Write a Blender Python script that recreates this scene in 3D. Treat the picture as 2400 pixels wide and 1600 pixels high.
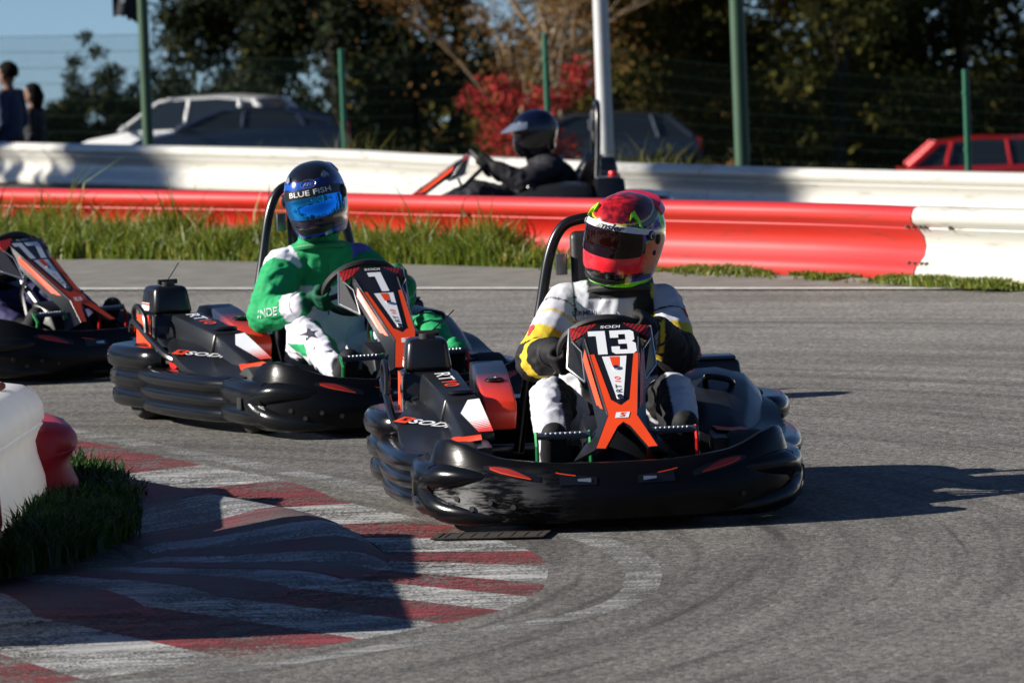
import bpy, bmesh, math, random
import numpy as np
from mathutils import Vector, Matrix, noise
from mathutils.bvhtree import BVHTree
random.seed(7); rng = np.random.default_rng(7)
for o in list(bpy.data.objects): bpy.data.objects.remove(o)
scene = bpy.context.scene
COL = scene.collection
R = math.radians

# ------------------------------------------------------------------ camera
CAM_H = 1.89
cam_d = bpy.data.cameras.new('camera'); cam = bpy.data.objects.new('camera', cam_d); COL.objects.link(cam)
cam_d.sensor_width = 36.0; cam_d.lens = 225.0
cam_d.clip_start = 0.5; cam_d.clip_end = 6000
cam.matrix_world = (Matrix.Translation((0, 0, CAM_H)) @ Matrix.Rotation(R(90 - 3.624), 4, 'X')
                    @ Matrix.Rotation(R(-2.2), 4, 'Z'))
cam_d.dof.use_dof = True; cam_d.dof.focus_distance = 21.6; cam_d.dof.aperture_fstop = 9.5
scene.camera = cam

# ------------------------------------------------------------------ light
SUN_EL, SUN_AZ = 26.0, 4.0        # azimuth: degrees towards the camera side of "from the left"
to_sun = Vector((-math.cos(R(SUN_EL)) * math.cos(R(SUN_AZ)), -math.cos(R(SUN_EL)) * math.sin(R(SUN_AZ)), math.sin(R(SUN_EL))))
world = bpy.data.worlds.new('World'); scene.world = world; world.use_nodes = True
wn = world.node_tree.nodes; wl = world.node_tree.links
sky = wn.new('ShaderNodeTexSky'); sky.sky_type = 'NISHITA'; sky.sun_disc = False
sky.sun_elevation = R(SUN_EL)
sky.sun_rotation = math.atan2(to_sun.x, to_sun.y)
sky.air_density = 0.6; sky.dust_density = 0.05; sky.ozone_density = 4.5; sky.altitude = 0
tc = wn.new('ShaderNodeTexCoord'); mp = wn.new('ShaderNodeMapping')
mp.inputs['Rotation'].default_value = (R(3.0), 0, 0)   # the track climbs away from the lens, the true horizon lies lower
wl.new(tc.outputs['Generated'], mp.inputs['Vector']); wl.new(mp.outputs['Vector'], sky.inputs['Vector'])
bg = wn['Background']; bg.inputs['Strength'].default_value = 0.05
wl.new(sky.outputs['Color'], bg.inputs['Color'])
sun_d = bpy.data.lights.new('sun', 'SUN'); sun_d.energy = 5.0; sun_d.angle = R(0.5); sun_d.color = (1.0, 0.94, 0.84)
sun = bpy.data.objects.new('sun', sun_d); COL.objects.link(sun)
sun.rotation_euler = to_sun.to_track_quat('Z', 'Y').to_euler()
vs = scene.view_settings
scene.display_settings.display_device = 'sRGB'
vs.view_transform = 'Standard'; vs.look = 'None'; vs.gamma = 1.0; vs.use_curve_mapping = False
vs.exposure = 0.92

# ------------------------------------------------------------------ helpers
def lin(c):
    return tuple(((v / 12.92) if v <= 0.04045 else ((v + 0.055) / 1.055) ** 2.4) for v in c)

MATS = {}
def mat(name, color=(.5, .5, .5), rough=.5, metal=0.0, var=0.0, vscale=8.0, bump=0.0, bscale=60.0, coat=0.0,
        transl=0.0, island=0.0, attr=None, spec=.5):
    if name in MATS: return MATS[name]
    m = bpy.data.materials.new(name); m.use_nodes = True
    nt = m.node_tree; N = nt.nodes; L = nt.links; b = N['Principled BSDF']
    b.inputs['Roughness'].default_value = rough; b.inputs['Metallic'].default_value = metal
    b.inputs['Coat Weight'].default_value = coat; b.inputs['Coat Roughness'].default_value = .06
    b.inputs['Specular IOR Level'].default_value = spec
    src = None
    if attr:
        a = N.new('ShaderNodeAttribute'); a.attribute_name = attr; src = a.outputs['Color']
    if var or bump:
        t = N.new('ShaderNodeTexCoord')
    if var or island:
        mx = N.new('ShaderNodeMix'); mx.data_type = 'RGBA'; mx.blend_type = 'MULTIPLY'; mx.inputs['Factor'].default_value = 1
        if src: L.new(src, mx.inputs['A'])
        else: mx.inputs['A'].default_value = (*color, 1)
        r = N.new('ShaderNodeMapRange')
        v = max(var, island); r.inputs['To Min'].default_value = 1 - v; r.inputs['To Max'].default_value = 1 + v
        if island:
            g = N.new('ShaderNodeNewGeometry'); L.new(g.outputs['Random Per Island'], r.inputs['Value'])
        else:
            n = N.new('ShaderNodeTexNoise'); n.inputs['Scale'].default_value = vscale; n.inputs['Detail'].default_value = 6
            L.new(t.outputs['Object'], n.inputs['Vector'])
            r.inputs['From Min'].default_value = .25; r.inputs['From Max'].default_value = .75
            L.new(n.outputs['Fac'], r.inputs['Value'])
        L.new(r.outputs['Result'], mx.inputs['B']); src = mx.outputs['Result']
    if src: L.new(src, b.inputs['Base Color'])
    else: b.inputs['Base Color'].default_value = (*color, 1)
    if bump:
        n2 = N.new('ShaderNodeTexNoise'); n2.inputs['Scale'].default_value = bscale; n2.inputs['Detail'].default_value = 5
        L.new(t.outputs['Object'], n2.inputs['Vector'])
        bp = N.new('ShaderNodeBump'); bp.inputs['Strength'].default_value = bump; bp.inputs['Distance'].default_value = .01
        L.new(n2.outputs['Fac'], bp.inputs['Height']); L.new(bp.outputs['Normal'], b.inputs['Normal'])
    if transl:
        tr = N.new('ShaderNodeBsdfTranslucent'); ms = N.new('ShaderNodeMixShader'); ms.inputs['Fac'].default_value = transl
        if src: L.new(src, tr.inputs['Color'])
        else: tr.inputs['Color'].default_value = (*color, 1)
        L.new(b.outputs['BSDF'], ms.inputs[1]); L.new(tr.outputs['BSDF'], ms.inputs[2])
        L.new(ms.outputs['Shader'], N['Material Output'].inputs['Surface'])
    MATS[name] = m
    return m

def tag(o, label=None, cat=None, group=None, kind=None):
    if label: o['label'] = label
    if cat: o['category'] = cat
    if group: o['group'] = group
    if kind: o['kind'] = kind
    return o

def empty(name, loc=(0, 0, 0), rz=0.0):
    o = bpy.data.objects.new(name, None); COL.objects.link(o)
    o.location = loc; o.rotation_euler = (0, 0, rz); o.empty_display_size = .1
    return o

def copy_tree(o, parent=None, skip=()):
    c = o.copy(); COL.objects.link(c); c.parent = parent
    for ch in list(o.children):
        if ch.name.split('.')[0] in skip: continue
        copy_tree(ch, c, skip)
    return c

class MB:
    """collects faces, then links them as one mesh object"""
    def __init__(s): s.v = []; s.f = []; s.mi = []; s.m = 0
    def add(s, vs_, fs):
        b = len(s.v); s.v.extend([tuple(p) for p in vs_])
        for f in fs: s.f.append(tuple(i + b for i in f)); s.mi.append(s.m)
    def hexa(s, p):           # 8 points: bottom 4 ccw, top 4 ccw
        s.add(p, [(3, 2, 1, 0), (4, 5, 6, 7), (0, 1, 5, 4), (1, 2, 6, 5), (2, 3, 7, 6), (3, 0, 4, 7)])
    def box(s, a, b):
        (x0, y0, z0), (x1, y1, z1) = a, b
        s.hexa([(x0, y0, z0), (x1, y0, z0), (x1, y1, z0), (x0, y1, z0), (x0, y0, z1), (x1, y0, z1), (x1, y1, z1), (x0, y1, z1)])
    def rings(s, rs, closed=True, caps=True, loop=False):
        n = len(rs[0]); b = len(s.v)
        for r in rs: s.v.extend([tuple(p) for p in r])
        k = len(rs)
        for i in range(k if loop else k - 1):
            j = (i + 1) % k
            for q in range(n if closed else n - 1):
                w = (q + 1) % n
                s.f.append((b + i * n + q, b + i * n + w, b + j * n + w, b + j * n + q)); s.mi.append(s.m)
        if caps and not loop and closed:
            s.f.append(tuple(b + q for q in reversed(range(n)))); s.mi.append(s.m)
            s.f.append(tuple(b + (k - 1) * n + q for q in range(n))); s.mi.append(s.m)
    def tube(s, pts, r, n=8, loop=False, ry=None):
        pts = [Vector(p) for p in pts]; k = len(pts); rs = []
        up = None
        for i, p in enumerate(pts):
            if loop: t = pts[(i + 1) % k] - pts[i - 1]
            else: t = pts[min(i + 1, k - 1)] - pts[max(i - 1, 0)]
            t.normalize()
            if up is None:
                up = Vector((0, 0, 1)) if abs(t.z) < .9 else Vector((0, 1, 0))
            u = (up - t * up.dot(t)).normalized(); w = t.cross(u); up = u
            ri = r[i] if isinstance(r, (list, tuple)) else r
            r2 = ri if ry is None else ry
            rs.append([p + u * (r2 * math.cos(2 * math.pi * a / n)) + w * (ri * math.sin(2 * math.pi * a / n)) for a in range(n)])
        s.rings(rs, loop=loop)
    def cyl(s, c, axis, r, h, n=16, r2=None):
        c = Vector(c); ax = Vector(axis).normalized()
        s.tube([c - ax * h / 2, c + ax * h / 2], [r, r if r2 is None else r2], n)
    def ball(s, c, rx, ry, rz, n=16, m=10):
        rs = []
        for i in range(1, m):
            th = math.pi * i / m
            rs.append([(c[0] + rx * math.sin(th) * math.cos(2 * math.pi * a / n), c[1] + ry * math.sin(th) * math.sin(2 * math.pi * a / n),
                        c[2] - rz * math.cos(th)) for a in range(n)])
        s.rings(rs)
    def poly(s, pts): s.add(pts, [tuple(range(len(pts)))])
    def prism(s, pts, d):     # polygon extruded by vector d
        n = len(pts); d = Vector(d); top = [Vector(p) + d for p in pts]
        s.add(list(pts) + top, [tuple(reversed(range(n))), tuple(range(n, 2 * n))] + [(i, (i + 1) % n, n + (i + 1) % n, n + i) for i in range(n)])
    def build(s, name, mats, parent=None, smooth=True, bevel=0.0, seg=2, angle=38, kind=None):
        me = bpy.data.meshes.new(name); me.from_pydata(s.v, [], s.f)
        ms = mats if isinstance(mats, (list, tuple)) else [mats]
        for m in ms: me.materials.append(m)
        me.polygons.foreach_set('material_index', s.mi)
        bm = bmesh.new(); bm.from_mesh(me)
        bmesh.ops.recalc_face_normals(bm, faces=bm.faces)
        if bevel:
            bmesh.ops.remove_doubles(bm, verts=bm.verts, dist=1e-5)
            es = [e for e in bm.edges if len(e.link_faces) == 2 and e.calc_face_angle(0) > R(28)]
            bmesh.ops.bevel(bm, geom=es, offset=bevel, segments=seg, affect='EDGES', profile=.5, clamp_overlap=True)
        bm.to_mesh(me); bm.free()
        if smooth:
            me.polygons.foreach_set('use_smooth', [True] * len(me.polygons))
            me.set_sharp_from_angle(angle=R(angle))
        o = bpy.data.objects.new(name, me); COL.objects.link(o); o.parent = parent
        if kind: o['kind'] = kind
        return o

def np_mesh(name, V, F, mats, parent=None, smooth=False, kind=None):
    """V (n,3), F (m,k) arrays of equal-sized faces"""
    me = bpy.data.meshes.new(name); k = F.shape[1]
    me.vertices.add(len(V)); me.vertices.foreach_set('co', np.asarray(V, np.float32).ravel())
    me.loops.add(F.size); me.loops.foreach_set('vertex_index', F.astype(np.int32).ravel())
    me.polygons.add(len(F)); me.polygons.foreach_set('loop_start', np.arange(0, F.size, k, dtype=np.int32))
    me.update(calc_edges=True); me.validate()
    for m in (mats if isinstance(mats, (list, tuple)) else [mats]): me.materials.append(m)
    if smooth: me.polygons.foreach_set('use_smooth', [True] * len(me.polygons))
    o = bpy.data.objects.new(name, me); COL.objects.link(o); o.parent = parent
    if kind: o['kind'] = kind
    return o

def catmull(P, n=8):
    P = [Vector((p[0], p[1], p[2] if len(p) > 2 else 0.0)) for p in P]; out = []
    for i in range(len(P) - 1):
        p0 = P[max(i - 1, 0)]; p1 = P[i]; p2 = P[i + 1]; p3 = P[min(i + 2, len(P) - 1)]
        for k in range(n):
            t = k / n
            out.append(.5 * ((2 * p1) + (p2 - p0) * t + (2 * p0 - 5 * p1 + 4 * p2 - p3) * t * t + (3 * p1 - p0 - 3 * p2 + p3) * t ** 3))
    out.append(P[-1]); return out

def sweep(mb, path, section, closed=True, caps=True):
    """path: plan points (x,y[,z0]); section(u)-> list of (outward offset, z); outward = right of travel"""
    path = [Vector((p[0], p[1], p[2] if len(p) > 2 else 0)) for p in path]; k = len(path); rs = []
    for i, p in enumerate(path):
        t = (path[min(i + 1, k - 1)] - path[max(i - 1, 0)]); t.z = 0; t.normalize()
        nn = Vector((t.y, -t.x, 0))
        rs.append([p + nn * o + Vector((0, 0, z)) for o, z in section(i / (k - 1))])
    mb.rings(rs, closed=closed, caps=caps)

_tc = {}
def text_geo(s, bold=0.0, shear=0.0, sx=1.0):
    """flat text centred on the origin, height about 1 (cap height), returns verts, faces, width"""
    key = (s, bold, shear, sx)
    if key in _tc: return _tc[key]
    cu = bpy.data.curves.new('t', 'FONT'); cu.body = s; cu.align_x = 'CENTER'; cu.offset = bold; cu.shear = shear; cu.resolution_u = 3
    ob = bpy.data.objects.new('t', cu); COL.objects.link(ob)
    dg = bpy.context.evaluated_depsgraph_get(); me = bpy.data.meshes.new_from_object(ob.evaluated_get(dg))
    V = np.array([v.co[:] for v in me.vertices]); F = [tuple(p.vertices) for p in me.polygons]
    bpy.data.objects.remove(ob); bpy.data.curves.remove(cu); bpy.data.meshes.remove(me)
    h = V[:, 1].max() - V[:, 1].min()
    V[:, 1] -= (V[:, 1].max() + V[:, 1].min()) / 2; V[:, 0] -= (V[:, 0].max() + V[:, 0].min()) / 2
    V = V / h; V[:, 0] *= sx
    _tc[key] = (V, F); return _tc[key]

def flat_print(name, VF, size, M, m, parent, lift=.0015):
    """print (verts, faces) laid on a plane given by the 4x4 frame M (x right, y up, z out)"""
    V, F = VF
    mb = MB(); mb.add([M @ Vector((v[0] * size, v[1] * size, lift)) for v in V], F)
    return mb.build(name, m, parent, smooth=False)

def frame(o, x, y):
    x = Vector(x).normalized(); y = Vector(y); y = (y - x * y.dot(x)).normalized(); z = x.cross(y)
    M = Matrix((x, y, z)).transposed().to_4x4(); M.translation = Vector(o); return M

DIG = {'1': [(.0, 1), (.45, 1), (.45, 0), (.2, 0), (.2, .79), (0, .79)],
       '3': [(0, 1), (.54, 1), (.63, .92), (.63, .6), (.56, .52), (.65, .43), (.65, .09), (.56, 0), (.09, 0), (0, .09), (0, .32), (.22, .32), (.22, .18),
             (.42, .18), (.42, .42), (.2, .42), (.2, .6), (.4, .6), (.4, .83), (.22, .83), (.22, .69), (0, .69)],
       '7': [(0, 1), (.62, 1), (.62, .8), (.37, 0), (.11, 0), (.37, .79), (0, .79)]}
def digits(s, gap=.12):
    V = []; F = []; x = 0
    for ch in s:
        P = DIG[ch]; b = len(V); V += [(p[0] + x, p[1] - .5, 0) for p in P]; F.append(tuple(range(b, b + len(P))))
        x += max(p[0] for p in P) + gap
    V = np.array(V); V[:, 0] -= (x - gap) / 2; return V, F
# ------------------------------------------------------------------ terrain
QN = (.825, .565)
def qof(x, y): return x * QN[0] + (y - 36.4) * QN[1]
TZ = [(-500, 0), (1.2, 0), (3.2, -.10), (7.0, -.45), (12.4, -.45), (13.2, -.98), (37, -2.15), (43, -2.5), (46, -2.8), (49, -3.3), (52, -3.55), (60, -3.9), (400, -20.5), (4000, -240)]
def terr(x, y):
    return float(np.interp(qof(x, y), [t[0] for t in TZ], [t[1] for t in TZ]))

def ground_mat():
    m = bpy.data.materials.new('rough_ground'); m.use_nodes = True; nt = m.node_tree; N = nt.nodes; L = nt.links; b = N['Principled BSDF']
    t = N.new('ShaderNodeTexCoord'); n = N.new('ShaderNodeTexNoise'); n.inputs['Scale'].default_value = .35; n.inputs['Detail'].default_value = 9
    n.inputs['Roughness'].default_value = .7
    L.new(t.outputs['Object'], n.inputs['Vector'])
    c = N.new('ShaderNodeValToRGB'); c.color_ramp.elements[0].position = .35; c.color_ramp.elements[0].color = (.045, .055, .018, 1)
    c.color_ramp.elements[1].position = .68; c.color_ramp.elements[1].color = (.10, .085, .05, 1)
    L.new(n.outputs['Fac'], c.inputs['Fac']); L.new(c.outputs['Color'], b.inputs['Base Color']); b.inputs['Roughness'].default_value = .95
    return m

def asphalt_mat():
    m = bpy.data.materials.new('asphalt'); m.use_nodes = True; nt = m.node_tree; N = nt.nodes; L = nt.links; b = N['Principled BSDF']
    t = N.new('ShaderNodeTexCoord'); P = t.outputs['Object']
    def noise_(scale, det=4, rough=.5, vec=P):
        n = N.new('ShaderNodeTexNoise'); n.inputs['Scale'].default_value = scale; n.inputs['Detail'].default_value = det
        n.inputs['Roughness'].default_value = rough; L.new(vec, n.inputs['Vector']); return n.outputs['Fac']
    def mrange(v, a, b_, c, d, clamp=True):
        r = N.new('ShaderNodeMapRange'); r.clamp = clamp
        for k, x in zip(('From Min', 'From Max', 'To Min', 'To Max'), (a, b_, c, d)): r.inputs[k].default_value = x
        L.new(v, r.inputs['Value']); return r.outputs['Result']
    def math_(op, a, b_=None):
        n = N.new('ShaderNodeMath'); n.operation = op
        for i, x in enumerate((a, b_)):
            if x is None: continue
            if isinstance(x, (int, float)): n.inputs[i].default_value = x
            else: L.new(x, n.inputs[i])
        return n.outputs[0]
    # stones in the mix
    vo = N.new('ShaderNodeTexVoronoi'); vo.inputs['Scale'].default_value = 62; L.new(P, vo.inputs['Vector'])
    bw = N.new('ShaderNodeRGBToBW'); L.new(vo.outputs['Color'], bw.inputs['Color'])
    stone = mrange(bw.outputs['Val'], .15, .9, .55, 1.5)
    g1 = mrange(noise_(120, 3, .7), .3, .7, .55, 1.45)
    g1b = mrange(noise_(34, 5, .75), .3, .7, .62, 1.38)
    g2 = mrange(noise_(1.3, 6, .65), .3, .7, .84, 1.14)
    g3 = mrange(noise_(.22, 4), .35, .65, .90, 1.10)
    # tyre marks: streaks that run round the apex
    sp = N.new('ShaderNodeSeparateXYZ'); L.new(P, sp.inputs['Vector'])
    dx = math_('ADD', sp.outputs['X'], 3.3); dy = math_('MULTIPLY', math_('SUBTRACT', sp.outputs['Y'], 19.4), .78)
    rr = math_('SQRT', math_('ADD', math_('MULTIPLY', dx, dx), math_('MULTIPLY', dy, dy)))
    an = math_('ARCTAN2', dy, dx)
    cb = N.new('ShaderNodeCombineXYZ'); L.new(math_('MULTIPLY', rr, 5.5), cb.inputs['X']); L.new(math_('MULTIPLY', an, 1.6), cb.inputs['Y'])
    st = noise_(1.0, 5, .62, cb.outputs['Vector'])
    cb2 = N.new('ShaderNodeCombineXYZ'); L.new(math_('MULTIPLY', rr, 15), cb2.inputs['X']); L.new(math_('MULTIPLY', an, 2.2), cb2.inputs['Y'])
    st2 = noise_(1.0, 3, .5, cb2.outputs['Vector'])
    mark = mrange(st, .44, .66, 1.06, .64)
    mark2 = mrange(st2, .57, .68, 1.0, .55)
    band = mrange(rr, 11.0, 3.4, 1.0, .60)       # rubbered-in line close to the apex
    tot = math_('MULTIPLY', math_('MULTIPLY', stone, g1), math_('MULTIPLY', g2, g3))
    tot = math_('MULTIPLY', math_('MULTIPLY', tot, g1b), math_('MULTIPLY', math_('MULTIPLY', mark, mark2), band))
    mx = N.new('ShaderNodeMix'); mx.data_type = 'RGBA'; mx.blend_type = 'MULTIPLY'; mx.inputs['Factor'].default_value = 1
    wm = N.new('ShaderNodeMix'); wm.data_type = 'RGBA'; L.new(noise_(.9, 4), wm.inputs['Factor'])
    wm.inputs['A'].default_value = (.186, .172, .153, 1); wm.inputs['B'].default_value = (.206, .198, .186, 1)
    L.new(wm.outputs['Result'], mx.inputs['A'])
    L.new(tot, mx.inputs['B']); L.new(mx.outputs['Result'], b.inputs['Base Color'])
    b.inputs['Roughness'].default_value = .82; b.inputs['Specular IOR Level'].default_value = .35
    bp = N.new('ShaderNodeBump'); bp.inputs['Strength'].default_value = .75; bp.inputs['Distance'].default_value = .005
    h = math_('ADD', math_('MULTIPLY', vo.outputs['Distance'], -.6), noise_(150, 2))
    L.new(h, bp.inputs['Height']); L.new(bp.outputs['Normal'], b.inputs['Normal'])
    return m
ASPH = asphalt_mat()

# one sheet out to the horizon
def terrain_sheet():
    qs = [-60, -40, -25, -12, -6, -3, -1, 1.2, 2.3, 3.2, 4.5, 5.5, 7.0, 12.4, 12.8, 13.2, 15, 18, 24, 30, 37, 40, 43, 46, 49, 54, 60, 80, 120, 200, 400, 900, 2500]
    ts = [-3000, -1500, -700, -300, -150, -80, -40, -25, -15, -8, -4, 0, 4, 8, 15, 25, 40, 80, 150, 300, 700, 1500, 3000]
    V = []; F = []
    for q in qs:
        for t in ts:
            x = q * QN[0] + t * QN[1]; y = 36.4 + q * QN[1] - t * QN[0]
            z = float(np.interp(q, [a[0] for a in TZ], [a[1] for a in TZ])) - .012
            if q > 15: z += .12 * noise.noise(Vector((x * .15, y * .15, 3)))
            V.append((x, y, z))
    nt_ = len(ts)
    for i in range(len(qs) - 1):
        for j in range(nt_ - 1): F.append((i * nt_ + j, (i + 1) * nt_ + j, (i + 1) * nt_ + j + 1, i * nt_ + j + 1))
    return np_mesh('ground', np.array(V), np.array(F), ground_mat(), smooth=True)
tag(terrain_sheet(), kind='structure')

# track surface: near side of the white line, and the strip behind the red rail
WL = catmull([(-16, 45.2), (-8, 39.6), (-2.89, 36.18), (-.6, 34.65), (1.3, 33.32), (2.6, 32.4), (6, 29.8), (14, 23)], 6)
mb = MB(); nn = len(WL)
V = [(p.x, p.y, 0) for p in WL] + [(-25, 45.2, 0), (-25, 6, 0), (25, 6, 0), (25, 23, 0)]
# fan of quads down to the camera side
Vt = []; Ft = []
for p in WL: Vt.append((p.x, p.y, 0.0)); Vt.append((p.x * 1.25, 4.0, 0.0))
for i in range(nn - 1): Ft.append((2 * i, 2 * i + 1, 2 * i + 3, 2 * i + 2))
mb.add(Vt, Ft); tag(mb.build('track', ASPH, smooth=False), kind='structure')
V = []; F = []
for i, t in enumerate(np.linspace(-30, 30, 31)):
    for q in np.linspace(1.0, 12.2, 13):
        x = q * QN[0] + t * QN[1]; y = 36.4 + q * QN[1] - t * QN[0]; V.append((x, y, terr(x, y) - .004 if q > 1.1 else -.004))
for i in range(30):
    for j in range(12): F.append((i * 13 + j, (i + 1) * 13 + j, (i + 1) * 13 + j + 1, i * 13 + j + 1))
tag(np_mesh('back_straight', np.array(V), np.array(F), ASPH, smooth=True), kind='structure')

# concrete gutter between the white line and the verge
CONC = mat('gutter_concrete', (.155, .15, .135), .9, var=.28, vscale=5, bump=.4, bscale=90)
LINEP = mat('line_paint', (.62, .61, .57), .7, var=.25, vscale=14, bump=.3, bscale=120)
GE = catmull([(-16, 48.6), (-8, 43.0), (-3.12, 39.19), (-2.58, 38.85), (-1.5, 37.75), (-.6, 36.75), (.16, 35.75), (.6, 35.15), (1.5, 33.95), (2.8, 32.55), (6, 29.9), (14, 23.1)], 6)
def ribbon(A, B, z, name, m, kind='structure', za=None):
    mb = MB(); n = 60
    def at(P, u):
        k = u * (len(P) - 1); i = min(int(k), len(P) - 2); return P[i].lerp(P[i + 1], k - i)
    vs_ = []; fs = []
    for i in range(n + 1):
        a = at(A, i / n); b = at(B, i / n); vs_ += [(a.x, a.y, z), (b.x, b.y, z if za is None else za)]
    for i in range(n): fs.append((2 * i, 2 * i + 2, 2 * i + 3, 2 * i + 1))
    mb.add(vs_, fs); o = mb.build(name, m, smooth=False)
    if kind: tag(o, kind=kind)
    return o
def offs(P, d):
    out = []
    for i, p in enumerate(P):
        t = (P[min(i + 1, len(P) - 1)] - P[max(i - 1, 0)]); t.z = 0; t.normalize(); out.append(p + Vector((-t.y, t.x, 0)) * d)
    return out
ribbon(offs(WL, -.02), GE, .004, 'gutter', CONC, za=.03)
ribbon(offs(WL, -.06), offs(WL, .05), .009, 'white_line', LINEP)

# ------------------------------------------------------------------ kerb on the inside of the bend
KO = [(-2.75, 27.0), (-1.71, 24.83), (-1.15, 23.38), (-.82, 22.57), (-.56, 21.53), (-.29, 20.78), (-.09, 20.1), (.03, 19.62), (.08, 19.14), (.07, 18.61), (.03, 18.25),
      (-.06, 17.92), (-.22, 17.62), (-.44, 17.31), (-.78, 16.95), (-1.15, 16.6), (-1.7, 16.2), (-2.5, 15.75), (-3.6, 15.2)]
KB = [(-2.95, 26.2), (-2.0, 24.1), (-1.54, 22.9), (-1.24, 22.2), (-.93, 21.4), (-.66, 20.7), (-.5, 20.2), (-.42, 19.7), (-.40, 19.4), (-.43, 19.15), (-.52, 18.92),
      (-.66, 18.7), (-.86, 18.5), (-1.08, 18.35), (-1.38, 18.16), (-1.7, 17.95), (-2.2, 17.6), (-3.0, 17.2), (-4.0, 16.7)]
KC = [(-3.3, 25.9), (-2.3, 23.7), (-1.80, 22.5), (-1.50, 21.85), (-1.19, 21.15), (-.94, 20.55), (-.82, 20.15), (-.76, 19.82), (-.75, 19.58), (-.78, 19.42), (-.86, 19.27),
      (-.97, 19.14), (-1.12, 19.02), (-1.28, 18.93), (-1.52, 18.8), (-1.85, 18.65), (-2.4, 18.4), (-3.1, 18.1), (-4.2, 17.7)]
KI = [(-3.6, 25.7), (-2.6, 23.5), (-2.06, 22.25), (-1.75, 21.6), (-1.45, 21.0), (-1.25, 20.5), (-1.15, 20.2), (-1.1, 19.98), (-1.1, 19.8), (-1.15, 19.68), (-1.22, 19.58),
      (-1.3, 19.5), (-1.42, 19.42), (-1.55, 19.36), (-1.75, 19.28), (-2.0, 19.2), (-2.5, 19.0), (-3.2, 18.8), (-4.3, 18.5)]
def kerb_mat(name, c, amount, bare=True):
    """worn paint over asphalt / concrete"""
    m = bpy.data.materials.new(name); m.use_nodes = True; nt = m.node_tree; N = nt.nodes; L = nt.links; b = N['Principled BSDF']
    t = N.new('ShaderNodeTexCoord')
    n1 = N.new('ShaderNodeTexNoise'); n1.inputs['Scale'].default_value = 3.2; n1.inputs['Detail'].default_value = 8; n1.inputs['Roughness'].default_value = .7
    L.new(t.outputs['Object'], n1.inputs['Vector'])
    vo = N.new('ShaderNodeTexNoise'); vo.inputs['Scale'].default_value = 95; vo.inputs['Detail'].default_value = 3; L.new(t.outputs['Object'], vo.inputs['Vector'])
    ad = N.new('ShaderNodeMath'); ad.operation = 'ADD'; L.new(n1.outputs['Fac'], ad.inputs[0]); L.new(vo.outputs['Fac'], ad.inputs[1])
    r = N.new('ShaderNodeMapRange'); r.inputs['From Min'].default_value = amount; r.inputs['From Max'].default_value = amount + .14
    L.new(ad.outputs[0], r.inputs['Value'])
    mp_ = N.new('ShaderNodeMapping'); mp_.inputs['Scale'].default_value = (1.2, 9, 4); mp_.inputs['Rotation'].default_value = (0, 0, R(-22))
    L.new(t.outputs['Object'], mp_.inputs['Vector'])
    st = N.new('ShaderNodeTexNoise'); st.inputs['Scale'].default_value = 2.4; st.inputs['Detail'].default_value = 5; L.new(mp_.outputs['Vector'], st.inputs['Vector'])
    sr = N.new('ShaderNodeMapRange'); sr.inputs['From Min'].default_value = .40; sr.inputs['From Max'].default_value = .62
    sr.inputs['To Min'].default_value = .45; sr.inputs['To Max'].default_value = 1.05; L.new(st.outputs['Fac'], sr.inputs['Value'])
    cm = N.new('ShaderNodeMix'); cm.data_type = 'RGBA'; cm.blend_type = 'MULTIPLY'; cm.inputs['Factor'].default_value = 1
    cm.inputs['A'].default_value = (*c, 1); L.new(sr.outputs['Result'], cm.inputs['B'])
    mx = N.new('ShaderNodeMix'); mx.data_type = 'RGBA'; L.new(r.outputs['Result'], mx.inputs['Factor'])
    L.new(cm.outputs['Result'], mx.inputs['A']); mx.inputs['B'].default_value = (.075, .07, .062, 1)
    L.new(mx.outputs['Result'], b.inputs['Base Color']); b.inputs['Roughness'].default_value = .7
    bp = N.new('ShaderNodeBump'); bp.inputs['Strength'].default_value = .6; bp.inputs['Distance'].default_value = .004
    L.new(vo.outputs['Fac'], bp.inputs['Height']); L.new(bp.outputs['Normal'], b.inputs['Normal'])
    if bare:      # worn through: the surface below shows
        L.new(cm.outputs['Result'], b.inputs['Base Color'])
        tr = N.new('ShaderNodeBsdfTransparent'); ms = N.new('ShaderNodeMixShader'); L.new(r.outputs['Result'], ms.inputs['Fac'])
        L.new(b.outputs['BSDF'], ms.inputs[1]); L.new(tr.outputs['BSDF'], ms.inputs[2]); L.new(ms.outputs['Shader'], N['Material Output'].inputs['Surface'])
    return m
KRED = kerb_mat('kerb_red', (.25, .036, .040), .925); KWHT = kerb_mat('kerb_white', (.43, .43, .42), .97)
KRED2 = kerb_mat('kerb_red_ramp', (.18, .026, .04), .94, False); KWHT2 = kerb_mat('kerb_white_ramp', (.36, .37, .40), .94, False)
KDRT = mat('kerb_bed', (.10, .09, .075), .95, var=.3, vscale=6, bump=.5)
kerb = empty('kerb', (0, 0, 0)); tag(kerb, kind='structure')
SUB = 6
ko = catmull([(*p, .0006) for p in KO], SUB); kb = catmull([(*p, .007) for p in KB], SUB)
kc = catmull([(*p, .105) for p in KC], SUB); ki = catmull([(*p, .022) for p in KI], SUB)
nseg = len(KO) - 1
HK = ([0, 2, 5, 6, 7, 8, 9, 11, 18], [.05, .065, .078, .072, .058, .040, .026, .018, .018])
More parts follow.
